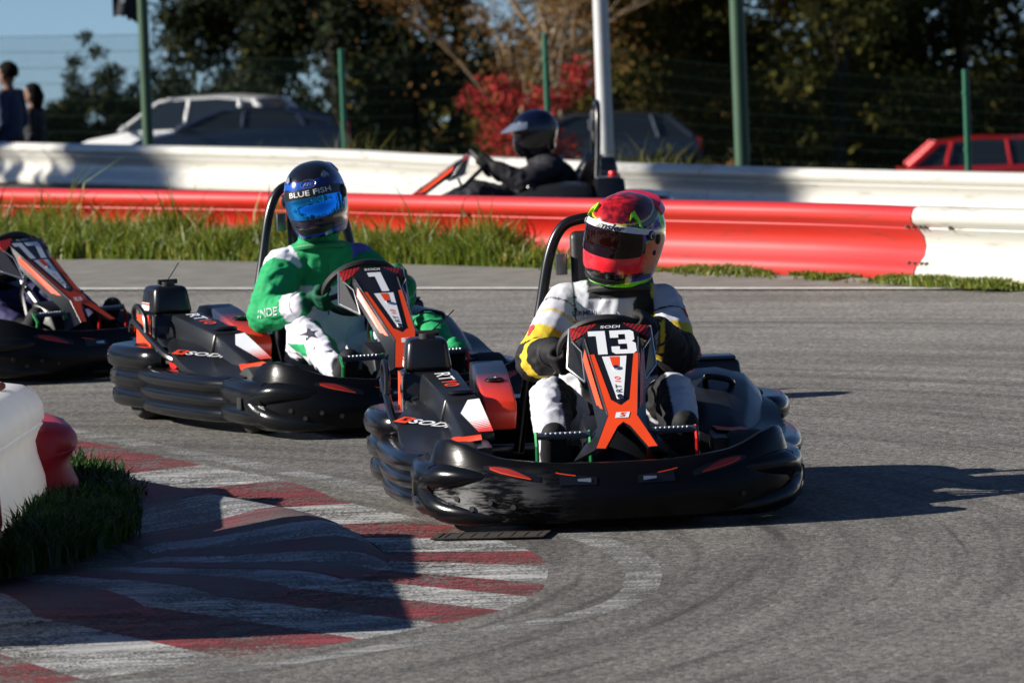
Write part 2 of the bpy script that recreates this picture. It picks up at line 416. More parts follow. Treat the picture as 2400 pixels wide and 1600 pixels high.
for i in range(nseg):
    red = (i % 2 == 1)
    # flat painted apron
    mb = MB(); rs = []
    for k in range(SUB + 1):
        j = i * SUB + k; a = ko[j]; b_ = kb[j]; rs.append([a.lerp(b_, w) for w in (0, .35, .7, 1)])
    mb.rings(rs, closed=False)
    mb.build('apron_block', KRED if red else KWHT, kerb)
    # raised ramp block with rounded crest
    mb = MB(); rs = []; g = .004
    for k in range(SUB + 1):
        j = i * SUB + k; b_ = kb[j]; c = kc[j]; d = ki[j]
        row = []; hk = float(np.interp(j / SUB, HK[0], HK[1]))      # the far arm stands up as a ridge, the near arm lies almost flat
        for w, z in ((0, .0), (.10, .45), (.24, .82), (.42, 1.0), (.65, .95), (1, .70)):
            p = b_.lerp(c, w); row.append(Vector((p.x, p.y, z * hk)))
        for w, z in ((.35, .48), (.75, .30), (1.0, .22), (1.15, 0)):
            p = c.lerp(d, w); row.append(Vector((p.x, p.y, z * hk)))
        rs.append(row)
    # draw the ends a little in so each block keeps its own edge
    for q in range(len(rs[0])):
        rs[0][q] = rs[0][q].lerp(rs[1][q], .05); rs[-1][q] = rs[-1][q].lerp(rs[-2][q], .05)
    mb.rings(rs, closed=True)
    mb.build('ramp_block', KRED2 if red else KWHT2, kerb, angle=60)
# bed under the joints
mb = MB(); rs = []
for j in range(len(kb)):
    b_ = kb[j]; c = kc[j]; d = ki[j]; hk = float(np.interp(j / SUB, HK[0], HK[1]))
    rs.append([Vector((p.x, p.y, z)) for p, z in ((b_, -.004), (b_.lerp(c, .24), .70 * hk), (b_.lerp(c, .42), .92 * hk), (c, .60 * hk), (c.lerp(d, .7), .25 * hk), (c.lerp(d, 1.1), -.004))])
mb.rings(rs, closed=False); mb.build('bed', KDRT, kerb)
# infield soil inside the kerb
mb = MB(); n = len(ki); mid = [Vector((-4.6, p.y, .08)) for p in ki]
mb.rings([[ki[j].lerp(mid[j], .06) - Vector((0, 0, .034)), ki[j].lerp(mid[j], .35), mid[j]] for j in range(n)], closed=False)
tag(mb.build('infield', mat('infield_soil', (.05, .05, .028), .95, var=.4, vscale=5, bump=.6)), kind='structure')

# faded boundary line outside the kerb
FL = kerb_mat('faded_line', (.31, .31, .30), .935)
fa = catmull([(-2.9, 27.9), (-1.76, 25.14), (-.80, 22.72), (-.50, 21.84), (-.05, 20.7), (.2, 19.8), (.30, 19.1), (.30, 18.6), (.25, 18.1), (.1, 17.72), (-.24, 17.32), (-.71, 16.82), (-1.3, 16.35), (-2.2, 15.8)], 8)
mb = MB(); vs_ = []; fs = []
A = offs(fa, .0); B = offs(fa, .11)
for a, b_ in zip(A, B): vs_ += [(a.x, a.y, .0007), (b_.x, b_.y, .0007)]
for i in range(len(A) - 1): fs.append((2 * i, 2 * i + 2, 2 * i + 3, 2 * i + 1))
mb.add(vs_, fs); tag(mb.build('faded_line', FL, smooth=False), kind='structure')

# drain grate let into the apron
IRON = mat('rusty_iron', (.045, .036, .028), .75, .4, var=.4, vscale=40, bump=.3)
DARK = mat('dark_void', (.008, .008, .008), .95)
dr = empty('drain_grate', (-.09, 20.1, .008), R(-8)); tag(dr, 'narrow rusty drain grate set in the asphalt beside the painted kerb', 'drain')
mb = MB(); mb.box((-.165, -.08, .0), (.165, .08, .0012)); mb.build('pit', DARK, dr, smooth=False)
mb = MB()
mb.box((-.165, -.095, 0), (.165, -.075, .003)); mb.box((-.165, .075, 0), (.165, .095, .003)); mb.box((-.18, -.095, 0), (-.16, .095, .0035)); mb.box((.16, -.095, 0), (.18, .095, .0035))
mb.build('frame', IRON, dr, smooth=False)
for k in range(8):
    mb = MB(); x = -.15 + k * .042; mb.box((x, -.08, .001), (x + .010, .08, .0028)); mb.build('bar', IRON, dr, smooth=False)
# ------------------------------------------------------------------ guard rails
def rail_paint(name, c, grime):
    m = bpy.data.materials.new(name); m.use_nodes = True; nt = m.node_tree; N = nt.nodes; L = nt.links; b = N['Principled BSDF']
    t = N.new('ShaderNodeTexCoord'); mp_ = N.new('ShaderNodeMapping'); mp_.inputs['Scale'].default_value = (1, 1, 9); L.new(t.outputs['Object'], mp_.inputs['Vector'])
    n = N.new('ShaderNodeTexNoise'); n.inputs['Scale'].default_value = 2.4; n.inputs['Detail'].default_value = 7; n.inputs['Roughness'].default_value = .65
    L.new(mp_.outputs['Vector'], n.inputs['Vector'])
    r = N.new('ShaderNodeMapRange'); r.inputs['From Min'].default_value = .56; r.inputs['From Max'].default_value = .74; L.new(n.outputs['Fac'], r.inputs['Value'])
    sp = N.new('ShaderNodeSeparateXYZ'); L.new(t.outputs['Object'], sp.inputs['Vector'])
    low = N.new('ShaderNodeMapRange'); low.inputs['From Min'].default_value = .16; low.inputs['From Max'].default_value = .0; low.inputs['To Max'].default_value = .55
    L.new(sp.outputs['Z'], low.inputs['Value'])
    n2 = N.new('ShaderNodeTexNoise'); n2.inputs['Scale'].default_value = 9; n2.inputs['Detail'].default_value = 8; L.new(mp_.outputs['Vector'], n2.inputs['Vector'])
    ml = N.new('ShaderNodeMath'); ml.operation = 'MULTIPLY'; L.new(low.outputs['Result'], ml.inputs[0]); L.new(n2.outputs['Fac'], ml.inputs[1])
    ad = N.new('ShaderNodeMath'); ad.operation = 'ADD'; ad.use_clamp = True; L.new(r.outputs['Result'], ad.inputs[0]); L.new(ml.outputs[0], ad.inputs[1])
    mx = N.new('ShaderNodeMix'); mx.data_type = 'RGBA'; L.new(ad.outputs[0], mx.inputs['Factor'])
    mx.inputs['A'].default_value = (*c, 1); mx.inputs['B'].default_value = (*grime, 1)
    L.new(mx.outputs['Result'], b.inputs['Base Color']); b.inputs['Roughness'].default_value = .34
    b.inputs['Specular IOR Level'].default_value = .9; b.inputs['Coat Weight'].default_value = .4; b.inputs['Coat Roughness'].default_value = .28
    return m
RP_RED = rail_paint('rail_red', (.44, .014, .008), (.20, .018, .013)); RP_WHT = rail_paint('rail_white', (.50, .49, .45), (.22, .19, .14))
BOLT = mat('bolt_steel', (.09, .08, .07), .5, .7)
def rail_section(h):
    k = h / .41
    F_ = [(.03, .0), (.06, .018), (.066, .06), (.05, .098), (.030, .114), (.028, .118), (-.004, .150), (-.016, .200), (-.006, .250), (.022, .284), (.028, .290), (.026, .298),
          (.066, .325), (.072, .36), (.055, .395), (.02, .41)]
    Bk = [(-.03, .405), (-.07, .37), (-.08, .33), (-.05, .29), (-.02, .21), (-.05, .11), (-.08, .06), (-.05, .0)]
    return [(o, z * k) for o, z in F_ + Bk]
def rail(name, pts, h, m, label, group, n=5, bolts=()):
    c = Vector(pts[len(pts) // 2]); root = empty(name, (c.x, c.y, c.z if len(c) > 2 else 0)); tag(root, label, 'barrier', group)
    off = root.location.copy()
    path = [Vector((p.x - off.x, p.y - off.y, p.z - off.z)) for p in catmull([(p[0], p[1], p[2] if len(p) > 2 else 0) for p in pts], n)]
    sec = rail_section(h); mb = MB(); sweep(mb, path, lambda u: sec); mb.build('beam', m, root, angle=50)
    tot = len(path) - 1
    for u in np.linspace(.06, .94, 4):      # posts behind the beam
        p = path[int(u * tot)]; t = (path[min(int(u * tot) + 1, tot)] - path[max(int(u * tot) - 1, 0)]).normalized(); nb = Vector((-t.y, t.x, 0))
        q = p + nb * .12; mb = MB(); mb.box((q.x - .04, q.y - .04, q.z - .25), (q.x + .04, q.y + .04, q.z + h * .93)); mb.build('post', BOLT, root, smooth=False)
    for u, z in bolts:
        k = u * tot; i = min(int(k), tot - 1); p = path[i].lerp(path[i + 1], k - i); t = (path[i + 1] - path[i]).normalized(); nf = Vector((t.y, -t.x, 0))
        mb = MB(); q = p + nf * (.040 if z > .2 else .036) + Vector((0, 0, z)); mb.cyl(q, nf, .011, .014, 8); mb.build('bolt', BOLT, root)
    return root
G1 = 'rail sections along the near edge of the track'
rail('guard_rail', [(-14, 54.0), (-7, 45.9), (-3.24, 40.94), (-1.51, 38.72), (-.59, 37.33), (-.195, 36.763)], .41, RP_RED, 'red guard rail section behind the tall uncut grass', G1, bolts=[(.985, .305), (.996, .305)])
rail('guard_rail', [(-.19, 36.76), (.27, 36.08), (1.62, 34.14), (2.15, 33.17)], .41, RP_RED, 'red guard rail section butting against the cream white section', G1,
     bolts=[(.955, .305), (.985, .305), (.955, .112), (.985, .112)])
rail('guard_rail', [(2.155, 33.16), (2.62, 32.38), (4.0, 30.2), (8, 24.5)], .415, RP_WHT, 'cream white guard rail section with a grimy foot, near the red rail end', G1,
     bolts=[(.02, .305), (.05, .305), (.17, .305), (.02, .112), (.05, .112)])
G2 = 'white rail sections along the back straight'
zz = -.45
rail('guard_rail', [(-20, 92, zz), (-9, 72.5, zz), (-5.16, 65.7, zz), (-4.6, 64.7, zz)], .43, RP_WHT, 'white guard rail section in front of the two standing people', G2)
rail('guard_rail', [(-4.595, 64.69, zz), (-3.24, 62.3, zz), (-1.5, 59.2, zz), (-.69, 57.1, zz), (.94, 53.2, zz), (1.62, 51.85, zz)], .43, RP_WHT,
     'white guard rail section behind the passing dark kart', G2)
rail('guard_rail', [(1.625, 51.84, zz), (2.41, 50.3, zz), (3.87, 47.8, zz), (8, 41, zz)], .43, RP_WHT, 'white guard rail section in front of the parked red car', G2)

# ------------------------------------------------------------------ plastic barrier blocks on the infield
PW = mat('white_polythene', (.86, .86, .84), .4, var=.05, vscale=5, transl=.35); PR = mat('red_polythene', (.42, .012, .018), .4, var=.12, vscale=5)
RUST = mat('rust_cap', (.28, .075, .025), .55, var=.3, vscale=30, bump=.3)
def block(loc, rz, L, h, m, label, cap=None, rnd=.93):
    root = empty('barrier_block', loc, rz); tag(root, label, 'barrier', 'plastic barrier blocks on the infield')
    # half profile (half width, z): wide foot, hollow waist, moulded step, domed top
    prof = [(.13, 0), (.145, .03), (.14, .09), (.118, .17), (.112, .215), (.128, .262), (.138, .275), (.132, .283), (.142, .295), (.140, .345), (.118, .392), (.07, .42), (.0, .43)]
    rs = []
    ns = 40
    for i in range(ns + 1):
        u = i / ns; y = (u - .5) * L
        e = max(0, (abs(u - .5) * 2 - rnd) / (1 - rnd)); w = math.sqrt(max(0.0, 1 - e * e * (.82 if rnd < .8 else .35))); hz = 1 - (.10 if rnd < .8 else .05) * e * e
        d = 1
        ring = [(-a * w * d, y, z / .43 * h * hz) for a, z in prof] + [(a * w * d, y, z / .43 * h * hz) for a, z in reversed(prof[:-1])]
        rs.append(ring)
    mb = MB(); mb.rings(rs); mb.build('shell', m, root, angle=50)
    if cap:
        for y in cap:
            mb = MB(); mb.tube([(0.045 * math.cos(a), y + .045 * math.sin(a), h - .002 + .012) for a in np.linspace(0, 2 * math.pi, 16, endpoint=False)], .013, 6, loop=True)
            mb.cyl((0, y, h + .001), (0, 0, 1), .045, .012, 14); mb.build('filler_cap', RUST, root)
            mb = MB(); mb.tube([(-.075, y - .02, h - .03), (-.08, y - .02, h + .05), (-.055, y - .02, h + .085), (-.03, y - .02, h + .05)], .016, 6); mb.build('lug', RUST, root)
    return root
block((-1.775, 21.03, .04), R(-2.5), 1.55, .40, PW, 'white plastic barrier block with a rusty filler cap standing in the grass', (.38,))
block((-1.665, 22.02, .03), R(8), .62, .27, PR, 'short dark red plastic barrier block behind the white block', rnd=.55)
block((-1.76, 19.50, .05), R(1.5), 1.50, .64, PR, 'unseen red plastic barrier block before the white capped block, made tall to shade the kerb')  # out of view; height raised so its shadow reaches across the kerb
block((-1.78, 18.08, .05), R(3), 1.36, .64, PW, 'unseen plain white plastic barrier block at the start of the row, made tall to shade the kerb')  # also unseen, stretched upward to lengthen the shade over the kerb
# ------------------------------------------------------------------ rental kart (driver's right = +x, nose = +y)
def scuffed(name, c, rough, amount=.66, grey=.16, lim=None, spec=.3):
    m = bpy.data.materials.new(name); m.use_nodes = True; nt = m.node_tree; N = nt.nodes; L = nt.links; b = N['Principled BSDF']; b.inputs['Specular IOR Level'].default_value = spec
    t = N.new('ShaderNodeTexCoord')
    n = N.new('ShaderNodeTexNoise'); n.inputs['Scale'].default_value = 6; n.inputs['Detail'].default_value = 4; L.new(t.outputs['Object'], n.inputs['Vector'])
    mp_ = N.new('ShaderNodeMapping'); mp_.inputs['Scale'].default_value = (5, 5, 34); L.new(t.outputs['Object'], mp_.inputs['Vector'])
    s = N.new('ShaderNodeTexNoise'); s.inputs['Scale'].default_value = 3; s.inputs['Detail'].default_value = 6; s.inputs['Roughness'].default_value = .7; L.new(mp_.outputs['Vector'], s.inputs['Vector'])
    mu = N.new('ShaderNodeMath'); mu.operation = 'ADD'; L.new(n.outputs['Fac'], mu.inputs[0]); L.new(s.outputs['Fac'], mu.inputs[1])
    r = N.new('ShaderNodeMapRange'); r.inputs['From Min'].default_value = amount * 2 - .10; r.inputs['From Max'].default_value = amount * 2 + .10; L.new(mu.outputs[0], r.inputs['Value'])
    fac = r.outputs['Result']
    if lim:      # (x lo, x hi, z lo, z hi): wear patch on the rubbing corner
        sp = N.new('ShaderNodeSeparateXYZ'); L.new(t.outputs['Object'], sp.inputs['Vector'])
        a = N.new('ShaderNodeMapRange'); a.inputs['From Min'].default_value = lim[0]; a.inputs['From Max'].default_value = lim[1]; L.new(sp.outputs['X'], a.inputs['Value'])
        z = N.new('ShaderNodeMapRange'); z.inputs['From Min'].default_value = lim[3]; z.inputs['From Max'].default_value = lim[2]; L.new(sp.outputs['Z'], z.inputs['Value'])
        q = N.new('ShaderNodeMath'); q.operation = 'MULTIPLY'; L.new(a.outputs['Result'], q.inputs[0]); L.new(z.outputs['Result'], q.inputs[1])
        r2 = N.new('ShaderNodeMapRange'); r2.inputs['From Min'].default_value = .93; r2.inputs['From Max'].default_value = 1.12; L.new(mu.outputs[0], r2.inputs['Value'])
        q2 = N.new('ShaderNodeMath'); q2.operation = 'MULTIPLY'; L.new(q.outputs[0], q2.inputs[0]); L.new(r2.outputs['Result'], q2.inputs[1])
        ad = N.new('ShaderNodeMath'); ad.operation = 'MAXIMUM'; L.new(q2.outputs[0], ad.inputs[0]); L.new(fac, ad.inputs[1]); fac = ad.outputs[0]
    mx = N.new('ShaderNodeMix'); mx.data_type = 'RGBA'; L.new(fac, mx.inputs['Factor']); mx.inputs['A'].default_value = (*c, 1); mx.inputs['B'].default_value = (grey, grey, grey * 1.02, 1)
    L.new(mx.outputs['Result'], b.inputs['Base Color'])
    rr = N.new('ShaderNodeMapRange'); rr.inputs['To Min'].default_value = rough; rr.inputs['To Max'].default_value = .6; L.new(fac, rr.inputs['Value'])
    L.new(rr.outputs['Result'], b.inputs['Roughness'])
    bp = N.new('ShaderNodeBump'); bp.inputs['Strength'].default_value = .12; bp.inputs['Distance'].default_value = .004; L.new(s.outputs['Fac'], bp.inputs['Height']); L.new(bp.outputs['Normal'], b.inputs['Normal'])
    return m
BUMP = scuffed('bumper_plastic', (.0045, .005, .0065), .20, .735, .09)
FAIR2 = scuffed('fairing_plastic_clean', (.004, .004, .005), .24, .77, .09, spec=.16)
FAIR = scuffed('fairing_plastic', (.004, .004, .005), .24, .80, .22, lim=(.12, .48, .08, .22), spec=.16)
GREY = mat('cover_grey', (.011, .012, .015), .30, var=.15, vscale=12, bump=.03, spec=.3)
BLK = mat('gloss_black', (.006, .006, .008), .28, var=.1)
MATB = mat('matt_black', (.010, .010, .011), .6, var=.2, bump=.08)
ORG = mat('orange_print', (.80, .065, .012), .35, var=.05)
ORD = mat('dark_red_print', (.30, .015, .012), .4)
WHT = mat('white_print', (.78, .79, .82), .35)
SILV = mat('edge_silver', (.62, .62, .62), .25, .9)
STEEL = mat('steel_grey', (.16, .165, .17), .35, .8, var=.2)
CHROME = mat('bright_steel', (.6, .6, .6), .15, 1.0)
TYRE = mat('tyre_rubber', (.014, .014, .014), .75, var=.3, bump=.2)
REDP = mat('red_anodised', (.55, .012, .01), .3, .3)
GRN = mat('green_pedal', (.012, .22, .06), .4, .2)
PADM = mat('headrest_vinyl', (.012, .012, .013), .5, bump=.05)
LENS = mat('lamp_lens', (.55, .56, .58), .15, .8)
BLUEP = mat('blue_grey_plate', (.07, .085, .11), .28, .3)

def striped(name, a, b_, axis, period, lo, hi):
    """stripes of a on b_ that grow along the axis: printed gradient"""
    m = bpy.data.materials.new(name); m.use_nodes = True; nt = m.node_tree; N = nt.nodes; L = nt.links; p = N['Principled BSDF']
    t = N.new('ShaderNodeTexCoord'); d = N.new('ShaderNodeVectorMath'); d.operation = 'DOT_PRODUCT'; d.inputs[1].default_value = axis; L.new(t.outputs['Object'], d.inputs[0])
    k = N.new('ShaderNodeMath'); k.operation = 'DIVIDE'; L.new(d.outputs['Value'], k.inputs[0]); k.inputs[1].default_value = period
    fr = N.new('ShaderNodeMath'); fr.operation = 'FRACT'; L.new(k.outputs[0], fr.inputs[0])
    g = N.new('ShaderNodeMapRange'); g.inputs['From Min'].default_value = lo; g.inputs['From Max'].default_value = hi; L.new(d.outputs['Value'], g.inputs['Value'])
    c = N.new('ShaderNodeMath'); c.operation = 'LESS_THAN'; L.new(fr.outputs[0], c.inputs[0]); L.new(g.outputs['Result'], c.inputs[1])
    mx = N.new('ShaderNodeMix'); mx.data_type = 'RGBA'; L.new(c.outputs[0], mx.inputs['Factor']); mx.inputs['A'].default_value = (*b_, 1); mx.inputs['B'].default_value = (*a, 1)
    L.new(mx.outputs['Result'], p.inputs['Base Color']); p.inputs['Roughness'].default_value = .32
    return m
TANKP = striped('tank_print', (.62, .035, .015), (.02, .03, .06), (0, .92, -.38), .0075, -.34, -.07)
STKP = striped('sticker_print', (.78, .79, .83), (.62, .05, .04), (.25, -.80, .55), .012, -.075, .02)
FLAPP = striped('flap_print', (.30, .012, .01), (.012, .010, .012), (.85, -.3, .3), .012, -.9, .45)

def tiers(zs, r, back=.10, lean=0.0):
    """stacked rounded bulges seen from outside, closed behind"""
    k = (zs[-1] - zs[0]) / .122; z0 = zs[0] - .085 * k
    prof = [(.0, .045), (.020, .054), (.027, .075), (.023, .098), (.012, .105), (.014, .112), (.028, .120), (.034, .140), (.030, .161), (.017, .169), (.019, .176), (.036, .186), (.043, .208), (.037, .231), (.020, .245), (-.012, .249), (-.09, .243), (-.09, .05)]
    return [(o if o > -.05 else -back, z0 + z * k) for o, z in prof]
    P = []
    for z in zs:
        for a in np.linspace(-62, 62, 7): P.append((r * .80 * (math.cos(R(a)) - .2) + lean * z, z + r * 1.12 * math.sin(R(a))))
    P.append((-back * .3, zs[-1] + r)); P.append((-back, zs[-1] + r * .6)); P.append((-back, zs[0])); P.append((-back * .5, zs[0] - r))
    return P

def make_kart(num):
    K = empty('racing_kart')
    B = lambda: MB()
    # --- chassis tubes and floor
    mb = B(); mb.box((-.30, .0, .045), (.30, 1.12, .052)); mb.build('floor_tray', STEEL, K, smooth=False)
    for x in (.30, -.30):
        mb = B(); mb.tube(catmull([(x, -.75, .10), (x, -.2, .075), (x * 1.02, .5, .07), (x * .8, 1.1, .07)], 5), .017, 8); mb.build('chassis_rail', STEEL, K)
    mb = B(); mb.cyl((0, -.42, .14), (1, 0, 0), .02, 1.0, 10); mb.build('rear_axle', STEEL, K)
    # --- wheels
    for x, y, r, w in ((.555, -.42, .140, .19), (-.555, -.42, .140, .19), (.47, .66, .130, .13), (-.47, .66, .130, .13)):
        root = None
        mb = B(); rs = []
        for off, rr in ((-.5, .62), (-.5, .86), (-.40, .97), (-.2, 1.0), (.2, 1.0), (.40, .97), (.5, .86), (.5, .62)):
            rs.append([(x + off * w, y + rr * r * math.cos(a), r + rr * r * math.sin(a)) for a in np.linspace(0, 2 * math.pi, 28, endpoint=False)])
        mb.rings(rs, caps=False); ty = mb.build('tyre', TYRE, K)
        mb = B(); mb.cyl((x, y, r), (1, 0, 0), r * .63, w * .8, 24); mb.cyl((x + math.copysign(w * .41, x), y, r), (1, 0, 0), r * .25, .02, 12)
        mb.build('rim', STEEL, ty)
    # --- front fairing: one swept shell, taller at both shoulders
    plan = catmull([(.585, .80), (.592, .92), (.565, 1.04), (.50, 1.135), (.40, 1.205), (.24, 1.25), (0, 1.268), (-.24, 1.25), (-.40, 1.205), (-.50, 1.135), (-.565, 1.04), (-.592, .92), (-.585, .80)], 6)
    npl = len(plan)
    def topz(u):
        a = abs(u - .5) * 2          # 0 nose .. 1 ends
        return float(np.interp(a, [0, .12, .3, .5, .64, .76, .88, 1.0], [.218, .220, .240, .283, .298, .292, .262, .205]))
    def sec(u):
        zt = topz(u); a = abs(u - .5) * 2; lo = .026 + .05 * max(0, (a - .8) / .2)
        h = zt - lo
        return [(-.12, lo + .012), (-.045, lo + .004), (-.012, lo + .016), (.0, lo + .05), (.004, lo + h * .42), (-.004, lo + h * .62), (-.017, lo + h * .80), (-.030, zt - .010),
                (-.038, zt), (-.052, zt + .001), (-.062, zt - .010), (-.064, zt - .04), (-.070, lo + .06)]
    mb = B(); sweep(mb, plan, sec); fa = mb.build('front_fairing', FAIR, K, angle=45)
    # accent slots and lamps set in the fairing
    def on_fair(u, zf, lift):      # point on the shell at path fraction u, height fraction zf
        k = u * (npl - 1); i = min(int(k), npl - 2); p = plan[i].lerp(plan[i + 1], k - i)
        t = (plan[i + 1] - plan[i]).normalized(); nn = Vector((-t.y, t.x, 0)) * (-1)
        if nn.y < -.2 or (abs(nn.y) <= .2 and nn.x * p.x < 0): nn = -nn
        zt = topz(u); lo = .026; h = zt - lo
        off = float(np.interp(zf, [.1, .42, .62, .80, .95], [0, .004, -.004, -.017, -.030]))
        return p + nn * (off + lift) + Vector((0, 0, lo + h * zf))
    def fair_strip(name, us, z0, z1, m, lift, parent):
        mb = B(); rs = []
        for i, u in enumerate(us):
            w = i / (len(us) - 1); a = z0(w); b2 = z1(w); rs.append([on_fair(u, a, lift), on_fair(u, (a + b2) / 2, lift), on_fair(u, b2, lift)])
        mb.rings(rs, closed=False); return mb.build(name, m, parent)
    for sgn in (1, -1):
        U = lambda a: .5 - sgn * a
        us = [U(a) for a in np.linspace(.085, .185, 9)]
        fair_strip('slot', us, lambda w: .72 + .10 * w - .02, lambda w: .76 + .12 * math.sin(w * 2.6) + .02, BLK, .0020, fa)
        us2 = [U(a) for a in np.linspace(.10, .172, 8)]
        fair_strip('slot_insert', us2, lambda w: .755 + .085 * w, lambda w: .765 + .085 * w + .07 * math.sin(w * 3.1), ORD, .0040, fa)
        fair_strip('accent_line', [U(a) for a in np.linspace(.098, .17, 8)], lambda w: .735 + .09 * w, lambda w: .75 + .09 * w, ORG, .0055, fa)
        fair_strip('accent_line', [U(a) for a in np.linspace(.044, .066, 5)], lambda w: .80 + .05 * w, lambda w: .815 + .05 * w, ORG, .004, fa)
        fair_strip('lamp_recess', [U(a) for a in np.linspace(.022, .062, 6)], lambda w: .66, lambda w: .78 + .06 * w, BLK, .002, fa)
        fair_strip('lamp', [U(a) for a in np.linspace(.028, .042, 4)], lambda w: .70 + .02 * w, lambda w: .765 - .01 * w, LENS, .004, fa)
    for x, z in ((.50, .115), (.46, .085), (.40, .105), (.32, .09), (-.40, .10)):
        u = min(range(npl), key=lambda i: abs(plan[i].x - x)) / (npl - 1); p = on_fair(u, .42, 0); p.z = z
        d = Vector((p.x * .9, .75, 0)).normalized(); mb = B(); mb.cyl(p, d, .009, .008, 10); mb.build('rivet', MATB, fa)
    # --- C shaped rubbing lobes low at each front corner
    for s in (1, -1):
        mb = B()
        path = catmull([(s * .41, 1.170, .180), (s * .485, 1.125, .182), (s * .552, 1.035, .176), (s * .580, .93, .146), (s * .572, .97, .105), (s * .538, 1.06, .076), (s * .46, 1.140, .062), (s * .34, 1.190, .056), (s * .22, 1.215, .054)], 6)
        n_ = len(path); rad = [.020 + .024 * min(1, 5 * i / n_, 2.4 * (n_ - 1 - i) / n_) for i in range(n_)]
        mb.tube(path, rad, 10); o = mb.build('corner_lobe', BUMP, K, angle=70)
        mb = B(); pl = catmull([(s * .575, 1.03), (s * .605, .92), (s * .61, .78), (s * .60, .62), (s * .57, .55)], 5)
        if s > 0: pl = list(reversed(pl)); pl = list(reversed(pl))
        sc = lambda u: [(.0, .055), (.018, .07), (.02, .105), (.0, .125), (.018, .145), (.022, .18), (.008, .212), (-.03, .225), (-.09, .21), (-.09, .06)]
        if s > 0: sweep(mb, list(reversed(pl)), sc)
        else: sweep(mb, pl, sc)
        mb.build('corner_block', BUMP, K, angle=50)
        mb = B(); mb.box((s * .58, .86, .112), (s * .632, .915, .160)); mb.build('corner_hole', DARK, K, bevel=.006)
    # --- side bumpers: three stacked bulges
    for s in (1, -1):
        pl = catmull([(s * .575, .64), (s * .625, .50), (s * .655, .25), (s * .665, .0), (s * .655, -.22), (s * .62, -.30)], 6)
        if s > 0: pl = list(reversed(pl))
        mb = B(); sweep(mb, pl, lambda u: tiers([.080, .135, .188], .033, .09, .05)); sb = mb.build('side_bumper', BUMP, K, angle=60)
        for y_ in (.42, .12, -.16):
            mb = B(); mb.cyl((s * (.672 - .10 * max(0, y_ - .15)), y_, .135), (1, 0, 0), .011, .012, 10); mb.build('bolt', CHROME, sb)
    # --- rear bumper wrapping both wheels
    pl = catmull([(.60, -.16), (.655, -.22), (.685, -.40), (.675, -.58), (.60, -.70), (.45, -.76), (.2, -.79), (-.2, -.79), (-.45, -.76), (-.60, -.70), (-.675, -.58), (-.685, -.40), (-.655, -.22), (-.60, -.16)], 6)
    mb = B(); sweep(mb, list(reversed(pl)), lambda u: tiers([.105, .178, .252], .037, .085, .03)); mb.build('rear_bumper', BUMP, K, angle=60)
    for s in (1, -1):
        mb = B(); mb.box((s * .66, -.52, .155), (s * .72, -.46, .20)); mb.build('bumper_hole', DARK, K, bevel=.006)
    # --- side pods (top plates)
    for s in (1, -1):
        out = [(.575, .70, .215), (.615, .50, .222), (.635, .28, .235), (.635, .05, .292), (.59, -.17, .318)]
        inn = [(.36, .72, .240), (.365, .50, .248), (.395, .28, .258), (.43, .05, .315), (.47, -.17, .335)]
        O = catmull([(s * a, b2, c) for a, b2, c in out], 4); I = catmull([(s * a, b2, c) for a, b2, c in inn], 4)
        rs = [[o, o + Vector((0, 0, -.035)), i + Vector((0, 0, -.05)), i, i.lerp(o, .12) + Vector((0, 0, .004)), i.lerp(o, .85) + Vector((0, 0, .005))] for o, i in zip(O, I)]
        mb = B(); mb.rings(rs); pod = mb.build('side_pod', GREY, K, angle=30)
        # orange corner flash
        mb = B(); mb.poly([Vector((s * .378, .40, .2625)), Vector((s * .385, .58, .2565)), Vector((s * .52, .58, .2415)), Vector((s * .47, .40, .2545))]); mb.build('pod_flash', ORG, pod, smooth=False)
        if s > 0:
            M = frame((.545, .20, .2685), (.10, .98, -.02), (-.98, .10, .10))
            M = frame((.552, .138, .2805), (-.80, .60, -.10), (-.55, -.78, .235))
            flat_print('lettering', text_geo('SODI', .02, .25, 1.25), .042, M @ Matrix.Translation((.032, 0, 0)), WHT, pod, .008)
            sq = np.array([(-.55, -.5, 0), (.35, -.5, 0), (.55, .5, 0), (-.35, .5, 0)])
            flat_print('emblem', (sq, [(0, 1, 2, 3)]), .055, M @ Matrix.Translation((-.076, 0, 0)), ORG, pod, .008)
            ssh = np.array([(-.22, -.22, 0), (.12, -.22, 0), (.22, .05, 0), (-.02, .05, 0), (.05, .22, 0), (.30, .22, 0), (.30, .34, 0), (-.10, .34, 0), (-.20, .0, 0), (.04, .0, 0), (-.02, -.12, 0), (-.20, -.12, 0)])
            flat_print('emblem_mark', (ssh, [tuple(range(len(ssh)))]), .050, M @ Matrix.Translation((-.076, 0, 0)), BLK, pod, .0095)
    # --- engine bay on the driver's right
    mb = B(); mb.hexa([(.40, -.56, .14), (.61, -.56, .14), (.61, -.27, .16), (.42, -.24, .16), (.415, -.54, .425), (.60, -.54, .425), (.595, -.31, .425), (.415, -.29, .425)])
    sh = mb.build('engine_shroud', BLK, K, bevel=.014)
    mb = B(); mb.poly([(.6075, -.53, .22), (.6075, -.33, .24), (.6005, -.34, .42), (.6025, -.53, .42)]); mb.build('shroud_flash', ORG, sh, smooth=False)
    mb = B(); mb.tube([(.602, -.306, .17), (.597, -.306, .425)], .006, 6); mb.build('shroud_edge', SILV, sh)
    mb = B(); mb.hexa([(.425, -.53, .42), (.59, -.53, .42), (.588, -.325, .42), (.425, -.31, .42), (.44, -.51, .535), (.575, -.51, .535), (.575, -.345, .535), (.44, -.335, .535)])
    ab = mb.build('airbox', BLK, K, bevel=.022, seg=3)
    mb = B(); mb.cyl((.505, -.40, .540), (0, 0, 1), .030, .022, 14); mb.tube([(.465, -.40, .551), (.545, -.40, .551)], .010, 8); mb.build('filler_cap', MATB, ab)
